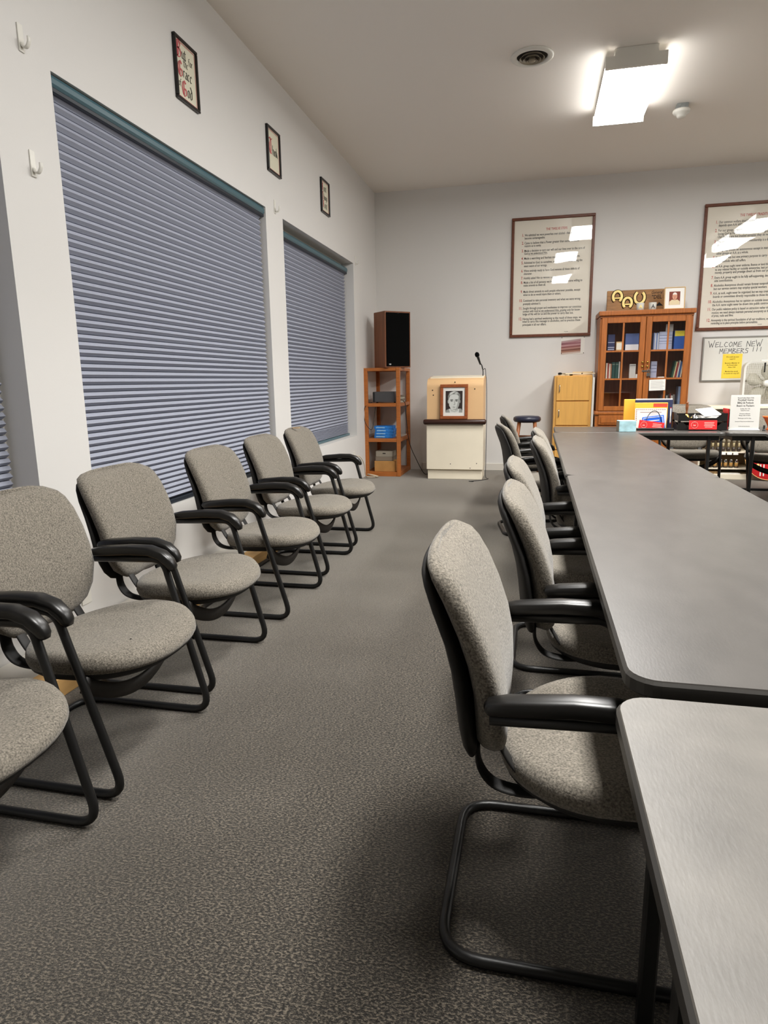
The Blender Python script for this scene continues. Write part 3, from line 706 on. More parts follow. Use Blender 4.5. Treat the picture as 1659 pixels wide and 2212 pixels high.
# portrait leaning on the lectern
def shape(b, m, pts, y): b.m(m); b.poly([(p[0], y, p[1]) for p in pts])
def oval(cx, cz, rx, rz, n=20, a0=0, a1=2*PI): return [(cx+rx*math.cos(a0+(a1-a0)*i/n), cz+rz*math.sin(a0+(a1-a0)*i/n)) for i in range(n if abs(a1-a0) > 6.2 else n+1)]
def frame_rails(t, w, h, fw, d, m):
    for a in ((-w/2, w/2, h-fw, h), (-w/2, w/2, 0, fw), (-w/2, -w/2+fw, fw, h-fw), (w/2-fw, w/2, fw, h-fw)):
        B().box(a[0], a[1], -d, 0, a[2], a[3], .004).obj('frame_rail', m, t)
t = thing('framed_portrait', 'wood framed black and white portrait of a man propped on the lectern bar', 'picture', (-.992, 8.19, .765)); t.rotation_euler = (-.03, 0, 0)
frame_rails(t, .345, .425, .038, .022, mat('cherry_frame', (150, 82, 44), .4, noise=((30, 30, 30), .15)))
B().box(-.135, .135, -.008, -.001, .038, .387).obj('mat_board', M_paper, t)
b = B(); y0 = -.0086
g = lambda v: mat('grey_%d' % v, (v, v+2, v-3), .6)
shape(b, mat('portrait_ground', (44, 34, 32), .6), [(-.105, .08), (.105, .08), (.105, .345), (-.105, .345)], y0)
shape(b, g(150), [(-.105, .08), (-.095, .112), (-.05, .13), (.0, .11), (.04, .13), (.09, .128), (.105, .10), (.105, .08)], y0-.0003)
shape(b, g(214), [(-.05, .08), (-.062, .128), (-.03, .108), (.005, .09), (.04, .108), (.066, .128), (.06, .08)], y0-.0005)
shape(b, g(186), [(-.04, .095), (-.045, .14), (.045, .14), (.055, .10), (.01, .084)], y0-.0007)
shape(b, g(204), [(-.066, .245), (-.060, .165), (-.034, .118), (.006, .099), (.042, .118), (.064, .17), (.070, .245), (.05, .31), (-.04, .31)], y0-.0009)
shape(b, g(158), [(.042, .118), (.064, .17), (.070, .245), (.060, .29), (.050, .25), (.046, .20), (.030, .14), (.01, .104)], y0-.0012)
shape(b, g(128), [(-.072, .235), (-.076, .28), (-.058, .325), (-.01, .343), (.04, .338), (.074, .305), (.078, .255), (.069, .235), (.062, .275), (.04, .300), (-.02, .304), (-.052, .288), (-.063, .25)], y0-.0015)
shape(b, g(206), [(-.058, .29), (-.045, .325), (-.005, .34), (.03, .336), (-.005, .322), (-.03, .305)], y0-.0018)
shape(b, g(186), [(.0, .305), (.03, .332), (.055, .318), (.03, .304)], y0-.0018)
for cx in (-.029, .031):
    shape(b, g(150), oval(cx, .2225, .018, .008, 12), y0-.0015); shape(b, g(74), [(cx-.022, .237), (cx, .243), (cx+.021, .240), (cx+.02, .235), (cx-.021, .232)], y0-.0018)
    shape(b, g(44), oval(cx, .222, .0065, .0055, 10), y0-.0018); shape(b, g(110), [(cx-.018, .227), (cx, .230), (cx+.018, .227), (cx, .2275)], y0-.0019)
shape(b, g(164), [(.002, .23), (.009, .225), (.017, .182), (.006, .173), (.003, .2)], y0-.0015); shape(b, g(96), [(-.010, .176), (.0, .172), (.014, .176), (.004, .178)], y0-.0018)
shape(b, g(104), [(-.025, .148), (-.005, .152), (.005, .150), (.028, .150), (.005, .145)], y0-.0015); shape(b, g(168), [(-.018, .143), (.005, .144), (.02, .143), (.004, .137)], y0-.0015)
shape(b, g(150), [(-.02, .122), (.006, .126), (.028, .122), (.004, .116)], y0-.0015)
shape(b, g(172), oval(-.069, .215, .010, .024, 12), y0-.0007); shape(b, g(140), oval(.073, .217, .008, .022, 12), y0-.0007)
b.obj('portrait_print', None, t, normals=False)
# microphone on its gooseneck with the lead
t = thing('microphone', 'black microphone on a gooseneck at the right rear of the lectern', 'microphone', (-.665, 8.50, 1.277))
B().tube(spline([(0, 0, 0), (0, 0, .07), (-.015, 0, .14), (-.04, 0, .17)], 6), .006, 8).obj('gooseneck', M_cable, t)
b = B(); ax = Vector((-.35, -.1, 1)).normalized()
def along(b, o, ax, prof, n=14):
    u = ax.orthogonal().normalized(); v = ax.cross(u); o = Vector(o)
    return b.rings([[o+ax*h+u*r*math.cos(2*PI*k/n)+v*r*math.sin(2*PI*k/n) for k in range(n)] for r, h in prof])
along(b, (-.033, 0, .15), ax, [(.009, 0), (.012, .02), (.017, .10), (.019, .105)]); b.obj('handle', M_black, t)
b = B(); along(b, (-.033, 0, .15), ax, [(.018, .106), (.027, .115), (.029, .13), (.025, .15), (.012, .162), (.002, .165)]); b.obj('mesh_head', M_grille, t)
mx_, my_, mz_ = -.665, 8.50, 1.277
tag(B().tube(spline([(mx_+q[0], my_+q[1], mz_+q[2]) for q in ((-.022, .016, .145), (-.005, .018, .09), (.026, .012, .10), (.034, .012, .03), (.048, -.01, -.10), (.056, -.02, -.6), (.056, -.05, -1.1), (.06, -.10, -1.26), (.10, -.2, -1.273), (.04, -.31, -1.273), (-.08, -.42, -1.273), (-.12, -.44, -1.273), (-.06, -.46, -1.273))], 8), .004, 6).obj('microphone_cable', M_cable), 'black microphone cable hanging down the right side of the lectern', 'cable')
tag(B().tube(spline([(-1.70, 8.50, .985), (-1.665, 8.47, .95), (-1.655, 8.47, .8), (-1.62, 8.50, .45), (-1.53, 8.55, .2), (-1.44, 8.60, .02), (-1.38, 8.66, .006)], 8), .005, 6).obj('speaker_cable', M_cable), 'thin black cable hanging from the shelf down to the lectern', 'cable')
tag(B().tube(spline([(-2.18, 7.82, .33), (-2.13, 7.86, .32), (-2.11, 7.98, .22), (-2.12, 8.1, .05), (-2.10, 8.2, .012), (-2.0, 8.24, .012), (-1.98, 8.18, .03), (-2.06, 8.14, .055), (-2.12, 8.2, .05), (-2.08, 8.25, .03), (-1.99, 8.22, .012)], 8), .006, 6).obj('power_cord', mat('ivory_cord', (214, 200, 176), .5)), 'coiled cream power cord on the floor at the foot of the wooden shelf', 'cord')
tag(B().tube(spline([(-2.10, 8.42, .97), (-2.185, 8.36, .9), (-2.18, 8.35, .72), (-2.09, 8.345, .62), (-2.07, 8.42, .8), (-2.06, 8.45, .93)], 8), .004, 6).obj('loose_cable', M_cable), 'loose black cable looped around the left post of the wooden shelf', 'cable')

# ------------------------------------------------------------------ stool
t = thing('bar_stool', 'round bar stool with a dark navy padded seat and wooden legs', 'stool', (-.10, 8.15, 0))
B().lathe([(.10, .725), (.15, .735), (.165, .755), (.162, .785), (.14, .80), (.08, .806), (.002, .806)], n=28).obj('seat', mat('navy_vinyl', (34, 36, 52), .35), t)
M_leg = mat('stool_wood', (128, 74, 38), .45, noise=((30, 30, 8), .15))
for sx in (-1, 1):
    for sy in (-1, 1):
        B().tube([(sx*.09, sy*.09, .735), (sx*.13, sy*.13, .35), (sx*.165, sy*.165, 0)], [.022, .020, .016], 10).obj('leg', M_leg, t)
for z, f in ((.55, .108), (.25, .14)):
    for s in (-1, 1):
        B().tube([(-f, s*f, z), (f, s*f, z)], .011, 8).obj('rung', M_leg, t); B().tube([(s*f, -f, z-.03), (s*f, f, z-.03)], .011, 8).obj('rung', M_leg, t)

# ------------------------------------------------------------------ birch cabinet with papers on top
t = thing('birch_cabinet', 'narrow yellow birch cabinet between the stool and the glass-door bookcase', 'cabinet', (.455, 8.9, 0))
b = B(); b.m(M_birch).box(-.235, .225, -.195, .21, .02, 1.275, .002); b.obj('carcass', None, t)
for z0, z1 in ((.965, 1.262), (.655, .952), (.345, .642), (.04, .332)):
    d = B().box(-.205, .195, -.213, -.196, z0, z1, .003).obj('door', M_birch, t)
    B().tube(spline([(-.17, -.214, z1-.10), (-.17, -.232, z1-.11), (-.17, -.236, z1-.145), (-.17, -.232, z1-.18), (-.17, -.214, z1-.19)], 4), .006, 8).obj('handle', M_chrome, d)
tag(B().box(.0, .026, -.20, .2, 0, 1.25).obj('narrow_board', M_white, loc=(.683, 8.9, 0)), 'thin white board standing between the birch cabinet and the oak bookcase', 'board')
mk = mat('manila', (206, 178, 136), .7); mk2 = mat('pale_manila', (222, 206, 172), .7)
plist = [('manila envelope lying flat on the birch cabinet, at the bottom right', .55, 8.84, .0, .24, .2, .1, mk), ('pale booklet lying flat on the birch cabinet, at the left', .34, 8.82, .0, .16, .2, -.2, mk2), ('tan pamphlet resting askew over the middle of the birch cabinet', .43, 8.80, .016, .20, .17, .2, mk2), ('manila folder topmost at the right edge of the birch cabinet', .57, 8.84, .032, .24, .19, -.12, mk), ('cream sheet sticking out at the right of the birch cabinet top', .635, 8.84, .016, .15, .2, .0, mk2)]
for l, x, yy, dz, w, d, a, m in plist:
    tag(B().box(-w/2, w/2, -d/2, d/2, 0, .015, .001).obj('paper_bundle', m, loc=(x, yy, 1.2755+dz), rot=(0, 0, a)), l, 'papers', 'papers on the birch cabinet')
tag(B().lathe([(.022, 0), (.026, .012), (.020, .022), (.002, .026)], n=14).obj('paperweight', M_ink, loc=(.285, 8.74, 1.2905+.0)), 'small dark round paperweight on the booklet at the left of the birch cabinet', 'paperweight')

# ------------------------------------------------------------------ oak bookcase with glass doors
CX, CYF = 1.258, 8.60
t = thing('oak_bookcase', 'oak bookcase with two six-pane glass doors and a padlock', 'bookcase', (CX, CYF, 0))
W = .515
B().box(-W, W, .475, .49, .05, 1.99).obj('back_panel', M_oakdk, t)
for s in (-1, 1): B().box(s*W-.012, s*W+.012, .02, .475, .80, 1.97, .002).obj('side_panel', M_oak, t)
b = B(); b.box(-W-.012, W+.012, 0, .02, 1.952, 1.975); b.obj('top_rail', M_oak, t)
B().box(-W-.03, W+.03, -.03, .49, 1.975, 2.03, .008, seg=2).obj('cornice', M_oak, t)
B().box(-W-.03, W+.03, -.02, .49, .79, .832, .008, seg=2).obj('waist_moulding', M_oak, t)
B().box(-W-.02, W+.02, 0, .49, .0, .79, .003).obj('base', M_oak, t)
for s in (-1, 1):
    d = B().box(s*.258-.24, s*.258+.24, -.02, -.0005, .665, .785, .006).obj('drawer', M_oak, t)
    B().box(s*.258-.21, s*.258+.21, -.027, -.0205, .69, .76, .005).obj('drawer_panel', M_oak, d)
    d = B().box(s*.258-.24, s*.258+.24, -.02, -.0005, .06, .645, .006).obj('door', M_oak, t)
    B().box(s*.258-.18, s*.258+.18, -.027, -.0205, .12, .585, .006).obj('door_panel', M_oak, d)
for z in (1.23, 1.565): B().box(-W+.013, W-.013, .03, .474, z-.012, z).obj('shelf_board', M_oak, t)
B().box(-W+.013, W-.013, .0205, .474, .833, .845).obj('shelf_board', M_oak, t)
for s in (-1, 1):
    x0, x1 = (-.507, -.003) if s < 0 else (.003, .500)
    f = B(); sw = .064
    f.box(x0, x0+sw, -.02, 0, .838, 1.95, .004); f.box(x1-sw, x1, -.02, 0, .838, 1.95, .004)
    f.box(x0+sw, x1-sw, -.02, 0, 1.886, 1.95, .004); f.box(x0+sw, x1-sw, -.02, 0, .838, .895, .004)
    d = f.obj('door', M_oak, t)
    mx = (x0+x1)/2; m_ = B(); m_.box(mx-.010, mx+.010, -.017, -.003, .895, 1.886)
    for z in (1.223, 1.555): m_.box(x0+sw, mx-.010, -.017, -.003, z-.010, z+.010); m_.box(mx+.010, x1-sw, -.017, -.003, z-.010, z+.010)
    m_.obj('muntin', M_oak, d)
    for xa, xb in ((x0+sw, mx-.010), (mx+.010, x1-sw)):
        for za, zb in ((.895, 1.213), (1.233, 1.545), (1.565, 1.886)):
            B().box(xa, xb, -.011, -.008, za, zb).obj('pane', M_glass, d)
    kx = x1-.018 if s < 0 else x0+.034
    for z in (1.42, 1.37): 
        k = B(); along(k, (kx, -.02, z), Vector((0, -1, 0)), [(.006, 0), (.006, .012), (.013, .018), (.013, .026), (.004, .03)], 12); k.obj('knob', M_brass, d)
k = thing('padlock', 'silver hasp and padlock holding the oak bookcase doors shut', 'padlock', (CX+.055, CYF-.02, 1.25))
B().box(-.075, .02, -.006, 0, .055, .075, .002).obj('hasp', M_chrome, k)
B().box(-.022, .022, -.028, -.008, 0, .045, .004).obj('lock_body', M_chrome, k)
B().tube(fillet([(-.014, -.018, .045), (-.014, -.018, .085), (.014, -.018, .085), (.014, -.018, .045)], .012, 5), .004, 8).obj('shackle', M_chrome, k)
o = tag(B().box(-.092, .092, -.002, 0, -.065, .065).obj('paper_notice', M_paper, loc=(CX+.165, CYF-.021, 1.147), rot=(0, -.03, 0)), 'small white printed slip taped to the right bookcase door', 'notice')
k = B()
for i in range(8): k.box(-.075, .06+.01*(i % 3), -.0026, -.0022, .045-i*.013, .048-i*.013)
k.obj('print_line', mat('grey_ink', (140, 138, 134), .7), o)
# books and boxes behind the glass  (x, width, bottom, height, colour, depth, lean)
def book(x, w, z, h, col, label, cat='book', group='books in the oak bookcase', y=8.74, d=.15, lean=0, panels=()):
    m = mat('cover_%d_%d_%d' % col, col, .5)
    o = thing('book' if cat == 'book' else cat.replace(' ', '_'), label, cat, (x, y, z), 0, group); o.rotation_euler = (0, lean, 0)
    B().box(-w/2, w/2, 0, d, 0, h, .002).obj('cover', m, o)
    for (c, z0, z1) in panels: B().box(-w/2+.003, w/2-.003, -.0012, -.0004, z0*h, z1*h).obj('label_panel', mat('cover_%d_%d_%d' % c, c, .5), o)
    return o
S1, S2, S3 = 1.5655, 1.2305, .8455
book(.885, .082, S1, .20, (36, 44, 84), 'dark navy booklet on the top shelf, far left behind glass', panels=[((190, 196, 214), .2, .24), ((190, 196, 214), .5, .53), ((190, 196, 214), .08, .12)])
book(.982, .074, S1, .11, (206, 176, 130), 'small framed tan card on the top shelf', 'card', None, d=.02, panels=[((224, 220, 206), .15, .85)])
book(1.128, .158, S1, .205, (78, 96, 146), 'wide blue and white book on the top shelf, left door', panels=[((226, 228, 232), .02, .36)])
for i, (x, c) in enumerate(((1.382, (140, 158, 200)), (1.397, (210, 214, 222)), (1.412, (120, 140, 186)), (1.427, (200, 206, 216)))):
    book(x, .013, S1, .205-.004*(i % 2), c, 'thin %s pamphlet on edge, %s at the left of the right door, top shelf' % (('blue', 'white', 'dark blue', 'pale grey')[i], ('first', 'second', 'third', 'fourth')[i]))
book(1.512, .15, S1, .215, (176, 184, 208), 'pale blue standing book with printed title lines, top shelf right', panels=[((110, 118, 150), .78, .81), ((110, 118, 150), .62, .65), ((110, 118, 150), .46, .49), ((110, 118, 150), .34, .36)])
book(1.548, .085, S1+.2155, .085, (196, 194, 190), 'small white card on top of the pale blue book', 'card', None, d=.02)
book(1.676, .132, S1, .225, (42, 88, 168), 'blue book with a yellow title band, top shelf far right', panels=[((226, 210, 60), .70, .98)])
cs = [((206, 196, 180), .018), ((150, 60, 50), .016), ((220, 214, 200), .014), ((170, 120, 90), .014)]; x = .838
for (c, w), n in zip(cs, ('cream', 'dark red', 'white', 'tan')):
    book(x+w/2, w, S2, .19-.01*(w < .015), c, 'slim %s paperback at the left end of the middle shelf' % n); x += w+.0015
for k, x in enumerate((.927, .968)): book(x, .038, S2, .20, (22, 62, 56), 'dark green hardback on the middle shelf, %s of two' % ('left', 'right')[k], panels=[((170, 180, 160), .85, .87)])
book(.995, .012, S2, .205, (200, 200, 196), 'thin white book right of the green hardbacks')
book(1.152, .072, S2, .172, (214, 214, 208), 'white narrow box standing on the middle shelf', 'box', None, d=.05, panels=[((90, 92, 96), .88, .91)])
book(1.205, .03, S2, .05, (224, 222, 216), 'tiny white box at the foot of the white narrow box', 'box', None, d=.05)
book(1.398, .07, S2, .20, (166, 172, 196), 'pale lavender booklet behind the padlock', panels=[((96, 100, 130), .75, .78), ((96, 100, 130), .55, .58), ((96, 100, 130), .35, .38)])
tag(B().box(-.05, .05, 0, .1, 0, .014, .002).obj('flat_booklet', M_paper, loc=(1.50, 8.74, S2)), 'white booklet lying flat on the middle shelf', 'book')
x = 1.612
for i, (c, w) in enumerate((((40, 84, 66), .014), ((208, 196, 150), .015), ((170, 60, 60), .012), ((214, 214, 206), .014), ((60, 100, 160), .013), ((210, 200, 180), .014))):
    book(x, w, S2+.001, .205-.012*(i % 3), c, 'leaning %s book, %s from the left in the slanted row' % (('dark green', 'straw yellow', 'red', 'white', 'blue', 'beige')[i], ('first', 'second', 'third', 'fourth', 'fifth', 'sixth')[i]), lean=.17-.012*i); x += .0195
x = 1.505
for i, (c, w) in enumerate((((60, 50, 46), .022), ((150, 60, 50), .018), ((40, 40, 42), .02), ((190, 186, 176), .018), ((44, 44, 46), .02), ((130, 52, 44), .014), ((200, 196, 184), .024), ((120, 120, 118), .02))):
    book(x, w, S3, .17+.012*(i % 3), c, '%s book on the bottom shelf, %s in the row' % (('dark brown', 'brick red', 'black', 'light grey', 'charcoal', 'maroon', 'off-white', 'mid grey')[i], ('first', 'second', 'third', 'fourth', 'fifth', 'sixth', 'seventh', 'eighth')[i])); x += w+.0016
book(1.712, .032, S3, .28, (130, 150, 180), 'tall pale blue binder at the right end of the bottom shelf')
for k, x in enumerate((1.34, 1.375, 1.41, 1.445)):
    tag(B().lathe([(.014, 0), (.014, .05), (.008, .06), (.008, .075), (.001, .077)], n=12).obj('small_bottle', mat('amber_bottle', (70, 40, 30), .2), loc=(x, 8.70, S3)), 'small dark bottle on the bottom shelf of the oak bookcase, %s from the left' % ('first', 'second', 'third', 'fourth')[k], 'bottle', 'small dark bottles in the bookcase')
tag(B().box(-.05, .05, -.02, .02, 0, .03, .002).obj('white_packet', M_paper, loc=(1.06, 8.70, S3), rot=(0, 0, .3)), 'small white packet on the bare bottom shelf behind the left door', 'packet')

# on top of the bookcase: carved sign, tumblers, photo
ZT = 2.0305
t = thing('wooden_sign', 'carved wooden plaque with golden horseshoe letters on the bookcase', 'sign', (1.254, 8.83, ZT+.004)); t.rotation_euler = (-.12, 0, 0)
mw = mat('plaque_wood', (140, 98, 52), .55, noise=((6, 6, 40), .32, 5))
B().box(-.436, .436, 0, .025, 0, .262, .006).obj('board', mw, t)
M_gold = mat('gold_paint', (250, 218, 140), .4, noise=((40, 40, 40), .15))
def horseshoe(cx, cz, r, up, bar, tilt=0):
    for m, wd_, y in ((M_ink, .024, -.004), (M_gold, .016, -.009)):
        pts = []
        for k in range(19):
            a = math.radians(-58+296*k/18) if not up else math.radians(122+296*k/18)
            x, z = r*.82*math.cos(a), r*1.05*math.sin(a)
            x, z = x*math.cos(tilt)-z*math.sin(tilt), x*math.sin(tilt)+z*math.cos(tilt)
            pts.append((cx+x, y, cz+z))
        b = B(); b.tube(pts, 1, 8, flat=(.006, wd_))
        if bar: b.tube([(cx-r*.7, y-.001, cz-r*.28), (cx+r*.7, y-.001, cz-r*.28)], 1, 8, flat=(.005, wd_*.6))
        b.obj('horseshoe_letter' if m is M_gold else 'letter_outline', m, t)
horseshoe(-.315, .185, .062, False, True, -.05); horseshoe(-.195, .105, .06, False, True, -.05); horseshoe(-.055, .165, .068, True, False, -.05)
k = B(); text_into(k, 'General', .075, .205, .05, .8, -.0008, shear=.3); text_into(k, '"DEL', .085, .145, .065, .85, -.0008)
k.poly([(.07, -.0008, .055), (.12, -.0008, .105), (.15, -.0008, .075), (.17, -.0008, .105), (.22, -.0008, .06)]); k.obj('lettering', M_ink, t)
for x, l, m, n in ((1.187, 'frosted tumbler with a gold letter A, left of the pair on the bookcase', M_gold, 'A'), (1.326, 'frosted tumbler with a dark letter A, beside the small framed photo', mat('dark_letter', (60, 60, 62), .5), 'A')):
    q = thing('tumbler', l, 'tumbler', (x, 8.66, ZT), 0, 'lettered tumblers on the bookcase')
    B().lathe([(.038, 0), (.042, .005), (.045, .085), (.042, .085), (.038, .01)], n=24).obj('cup', mat('frosted', (190, 188, 180), .35), q)
    k = B(); text_into(k, n, 0, .018, .062, 1, -.047, 'CENTER'); k.obj('letter', m, q)
t = thing('framed_photo', 'white framed colour photo of an old man, right end of the bookcase top', 'picture', (1.572, 8.68, ZT)); t.rotation_euler = (-.10, 0, 0)
frame_rails(t, .235, .258, .012, .014, mat('pale_wood_frame', (206, 176, 130), .5))
B().box(-.106, .106, -.008, -.001, .012, .246).obj('mat_board', M_paper, t)
b = B(); y0 = -.0085; sk = mat('skin_tone', (206, 150, 122), .6)
shape(b, mat('photo_ground', (120, 52, 34), .6), [(-.062, .05), (.06, .05), (.06, .205), (-.062, .205)], y0)
shape(b, mat('beige_shirt', (212, 196, 160), .6), [(-.06, .05), (-.058, .09), (-.03, .112), (0, .105), (.03, .112), (.056, .09), (.058, .05)], y0-.0003)
shape(b, sk, oval(0, .15, .027, .042), y0-.0006); shape(b, mat('white_hair', (226, 220, 212), .6), oval(0, .155, .0275, .04, 14, PI*.12, PI*.88), y0-.0009)
for cx in (-.010, .011): shape(b, mat('dark_skin_line', (110, 66, 52), .6), oval(cx, .152, .005, .0025, 8), y0-.0009)
shape(b, MATS['dark_skin_line'], [(-.010, .128), (.011, .128), (.006, .124), (-.006, .124)], y0-.0009); shape(b, MATS['dark_skin_line'], [(-.002, .148), (.004, .136), (-.004, .136)], y0-.0009)
b.obj('photo_print', None, t, normals=False)

# ------------------------------------------------------------------ cream display case, fan, disc
t = thing('display_case', 'low cream open display case standing against the far wall', 'cabinet', (2.62, 8.64, 0))
B().box(-.66, .66, .44, .455, .06, .85).obj('back_panel', mat('grey_back', (170, 158, 138), .6), t)
for x in (-.66, -.01, .64): B().box(x, x+.022, 0, .44, .06, .85, .002).obj('upright', M_cream, t)
B().box(-.67, .67, -.015, .455, .85, .885, .004).obj('top_board', M_cream, t)
B().box(-.66, .66, 0, .455, .0, .062, .002).obj('plinth', M_cream, t)
for z in (.135, .335, .60):
    B().box(-.638, -.012, .02, .44, z-.014, z, .001).obj('shelf_board', M_cream, t)
B().box(.014, .638, .004, .02, .07, .845, .003).obj('grey_door', mat('grey_door', (140, 138, 132), .6), t)
tag(B().box(-.14, .14, 0, .10, 0, .205, .004).obj('dark_monitor', M_grille, loc=(2.16, 8.72, .6005)), 'black rectangular screen on the upper shelf of the cream case', 'monitor')
jl = ('first', 'second', 'third', 'fourth', 'fifth', 'sixth', 'seventh')
for k in range(7):
    q = thing('trophy_jar', 'dark-based jar, %s from the left on the upper row of the cream case' % jl[k], 'jar', (2.075+.059*k, 8.72, .3355), 0, 'jars on the upper row')
    B().lathe([(.012, 0), (.024, .008), (.026, .03), (.018, .048), (.011, .055)], n=14).obj('base', mat('dark_pewter', (58, 48, 40), .3), q)
    B().lathe([(.011, .055), (.013, .10), (.012, .105)], n=12).obj('stem', mat('bone', (206, 190, 150), .4), q)
    B().lathe([(.012, .105), (.021, .115), (.021, .135), (.012, .15), (.001, .152)], n=14).obj('lid', MATS['dark_pewter'] if k < 3 else mat('pewter', (130, 120, 100), .3), q)
    if k < 6:
        q = thing('trophy_jar', 'honey-coloured jar, %s from the left on the lower row of the cream case' % jl[k], 'jar', (2.115+.060*k, 8.72, .1355), 0, 'jars on the lower row')
        B().lathe([(.024, 0), (.025, .012), (.02, .018)], n=14).obj('base', MATS['dark_pewter'], q)
        B().lathe([(.02, .018), (.021, .06), (.019, .065)], n=12).obj('body', mat('honey_glass', (196, 150, 86), .25), q)
        B().lathe([(.022, .065), (.022, .078), (.016, .09), (.018, .1), (.001, .106)], n=14).obj('lid', M_chrome, q)
for k in range(5):
    tag(B().box(-.028, .028, -.0015, .0015, 0, .034).obj('price_card', M_paper, loc=(2.10+.07*k, 8.645, .3015+.0), rot=(-.15, 0, 0)), 'small white card on the upper jar shelf edge, %s from the left' % jl[k], 'card', 'cards along the jar shelf')
tag(B().box(-.12, .12, -.06, .06, 0, .012, .001).obj('paper_sheet', M_paper, loc=(2.33, 8.71, .0625)), 'white paper lying on the floor board of the cream case', 'paper')
tag(B().box(-.12, .12, -.06, .06, 0, .03, .002).obj('patterned_box', mat('pattern_box', (130, 104, 70), .6, noise=((80, 80, 80), .6)), loc=(2.115, 8.74, .0625)), 'flat brown patterned box on the floor board of the cream case', 'box')
# red disc leaning on the case
t = thing('red_disc', 'round red tray with a pale rim leaning on the cream case', 'tray', (2.74, 8.55, 0)); t.rotation_euler = (-.10, 0, 0)
b = B(); b.lathe([(.27, .008), (.275, .0), (.262, -.006), (.001, -.006)], (0, 0, .285), 40, 'Y'); b.obj('disc', mat('red_lacquer', (190, 36, 40), .35), t)
b = B(); b.tube([(.272*math.cos(2*PI*k/40), -.002, .285+.272*math.sin(2*PI*k/40)) for k in range(40)], .005, 6, closed=True); b.obj('rim', mat('rim_gold', (220, 170, 110), .4), t)
for x, a in ((-.10, .0), (-.065, .0)): B().box(x-.006, x+.006, -.010, -.0065, .06, .20).obj('stripe', M_paper, t)
B().lathe([(.018, -.010), (.016, -.012)], (-.13, 0, .19), 12, 'Y').obj('stud', M_gold, t)
# box fan
t = thing('box_fan', 'white square box fan standing on the cream case', 'fan', (2.655, 8.72, .8855))
S = .262; zc = .262
def rsq(s, r, n=6):
    p = []
    for cx, cz, a0 in ((s-r, s-r, 0), (-s+r, s-r, PI/2), (-s+r, -s+r, PI), (s-r, -s+r, 1.5*PI)):
        for k in range(n+1): a = a0+PI/2*k/n; p.append((cx+r*math.cos(a), zc+cz+r*math.sin(a)))
    return p
b = B(); o1, i1 = rsq(S, .085), rsq(S-.022, .068)
R_ = lambda pr, y: [(x, y, z) for x, z in pr]
b.rings([R_(i1, .05), R_(o1, .055), R_(o1, -.055), R_(i1, -.05), R_(i1, .05)], False, False, False); b.obj('housing', M_white, t)
for s in (-1, 1):
    g_ = B(); n = 24
    for k in range(1, n):
        v = -S+.022+2*(S-.022)*k/n; lim = S-.022
        e = lim-.068+math.sqrt(max(0, .068**2-max(0, abs(v)-(lim-.068))**2))
        g_.box(v-.0012, v+.0012, s*.05-.0015, s*.05+.0015, zc-e, zc+e)
        if k % 3 == 0: g_.box(-e, e, s*.053-.0015, s*.053+.0015, zc+v-.0018, zc+v+.0018)
        else: g_.box(-e, e, s*.053-.001, s*.053+.001, zc+v-.0012, zc+v+.0012)
    g_.obj('grille', mat('grille_wire', (176, 170, 152), .5), t)
for k in range(5):
    a0 = 2*PI*k/5+.3; b = B(); rs = []
    for i in range(7):
        f = i/6; r = .045+.17*f; hw = .25+.30*math.sin(PI*min(1, f*.9+.1))
        ring = []
        for a, yy in ((a0-hw, .022), (a0, .0), (a0+hw, -.022), (a0+hw, -.026), (a0, -.004), (a0-hw, .018)): ring.append((r*math.cos(a), yy, zc+r*math.sin(a)))
        rs.append(ring)
    b.rings(rs); b.obj('blade', mat('fan_blade', (200, 196, 182), .4), t)
b = B(); b.lathe([(.045, .03), (.045, -.03), (.04, -.054), (.025, -.064), (.001, -.066)], (0, 0, zc), 20, 'Y'); b.obj('hub', M_white, t)
B().box(-.075, .075, -.012, .012, 2*S-.002, 2*S+.012, .004).obj('carry_handle', M_white, t)
B().box(-.05, -.035, -.058, -.0555, zc+.13, 2*S-.02).obj('speed_scale', M_ink, t)
for x in (-.2, .2): B().box(x-.03, x+.03, -.07, .07, -.0002, .012).obj('foot', M_white, t)

# ------------------------------------------------------------------ things on the cross tables
Z = .7355
t = thing('tissue_box', 'pale blue tissue box near the left end of the cross table', 'tissue box', (.845, 6.62, Z), .10)
b = B(); b.m(mat('tissue_blue', (168, 206, 214), .6, noise=((14, 14, 22), .22, 3))).box(-.077, .077, -.06, .06, 0, .105, .003); b.obj('carton', None, t)
B().box(-.0785, -.0775, -.055, .055, .004, .10).obj('side_panel', mat('tissue_brown', (150, 138, 120), .6), t)
b = B(); b.lathe([(.03, .1052), (.034, .1056)], n=18); b.obj('opening', M_paper, t)
# folders stack
def sheet(name, x, y, w, h, d, col, label, cat, lean=.1, rz=0, rad=.004, z=Z):
    o = thing(name, label, cat, (x, y, z), rz); o.rotation_euler = (-lean, 0, rz)
    B().box(-w/2, w/2, 0, d, 0, h, rad).obj('cover', mat('sheet_%d_%d_%d' % col, col, .5), o); return o
sheet('padded_envelope', .955, 7.055, .17, .29, .025, (236, 176, 58), 'yellow padded envelope standing at the left of the folder stack', 'envelope', .05, .0)
nb = sheet('navy_binder', 1.145, 7.00, .35, .285, .03, (40, 46, 76), 'dark navy binder standing at the back of the folder stack', 'binder', .05)
B().box(-.172, .172, .004, .026, .286, .296).obj('paper_edge', M_paper, nb)
for i, (m, z0, z1) in enumerate(((M_red, .05, .06), (M_paper, .06, .20), (M_red, .2, .21))): B().box(.155, .165, -.002, -.0004, z0, z1).obj('spine_stripe', m, nb)
of = sheet('orange_folder', 1.115, 6.965, .31, .258, .012, (240, 178, 60), 'orange and red folder standing in front of the navy binder', 'folder', .05)
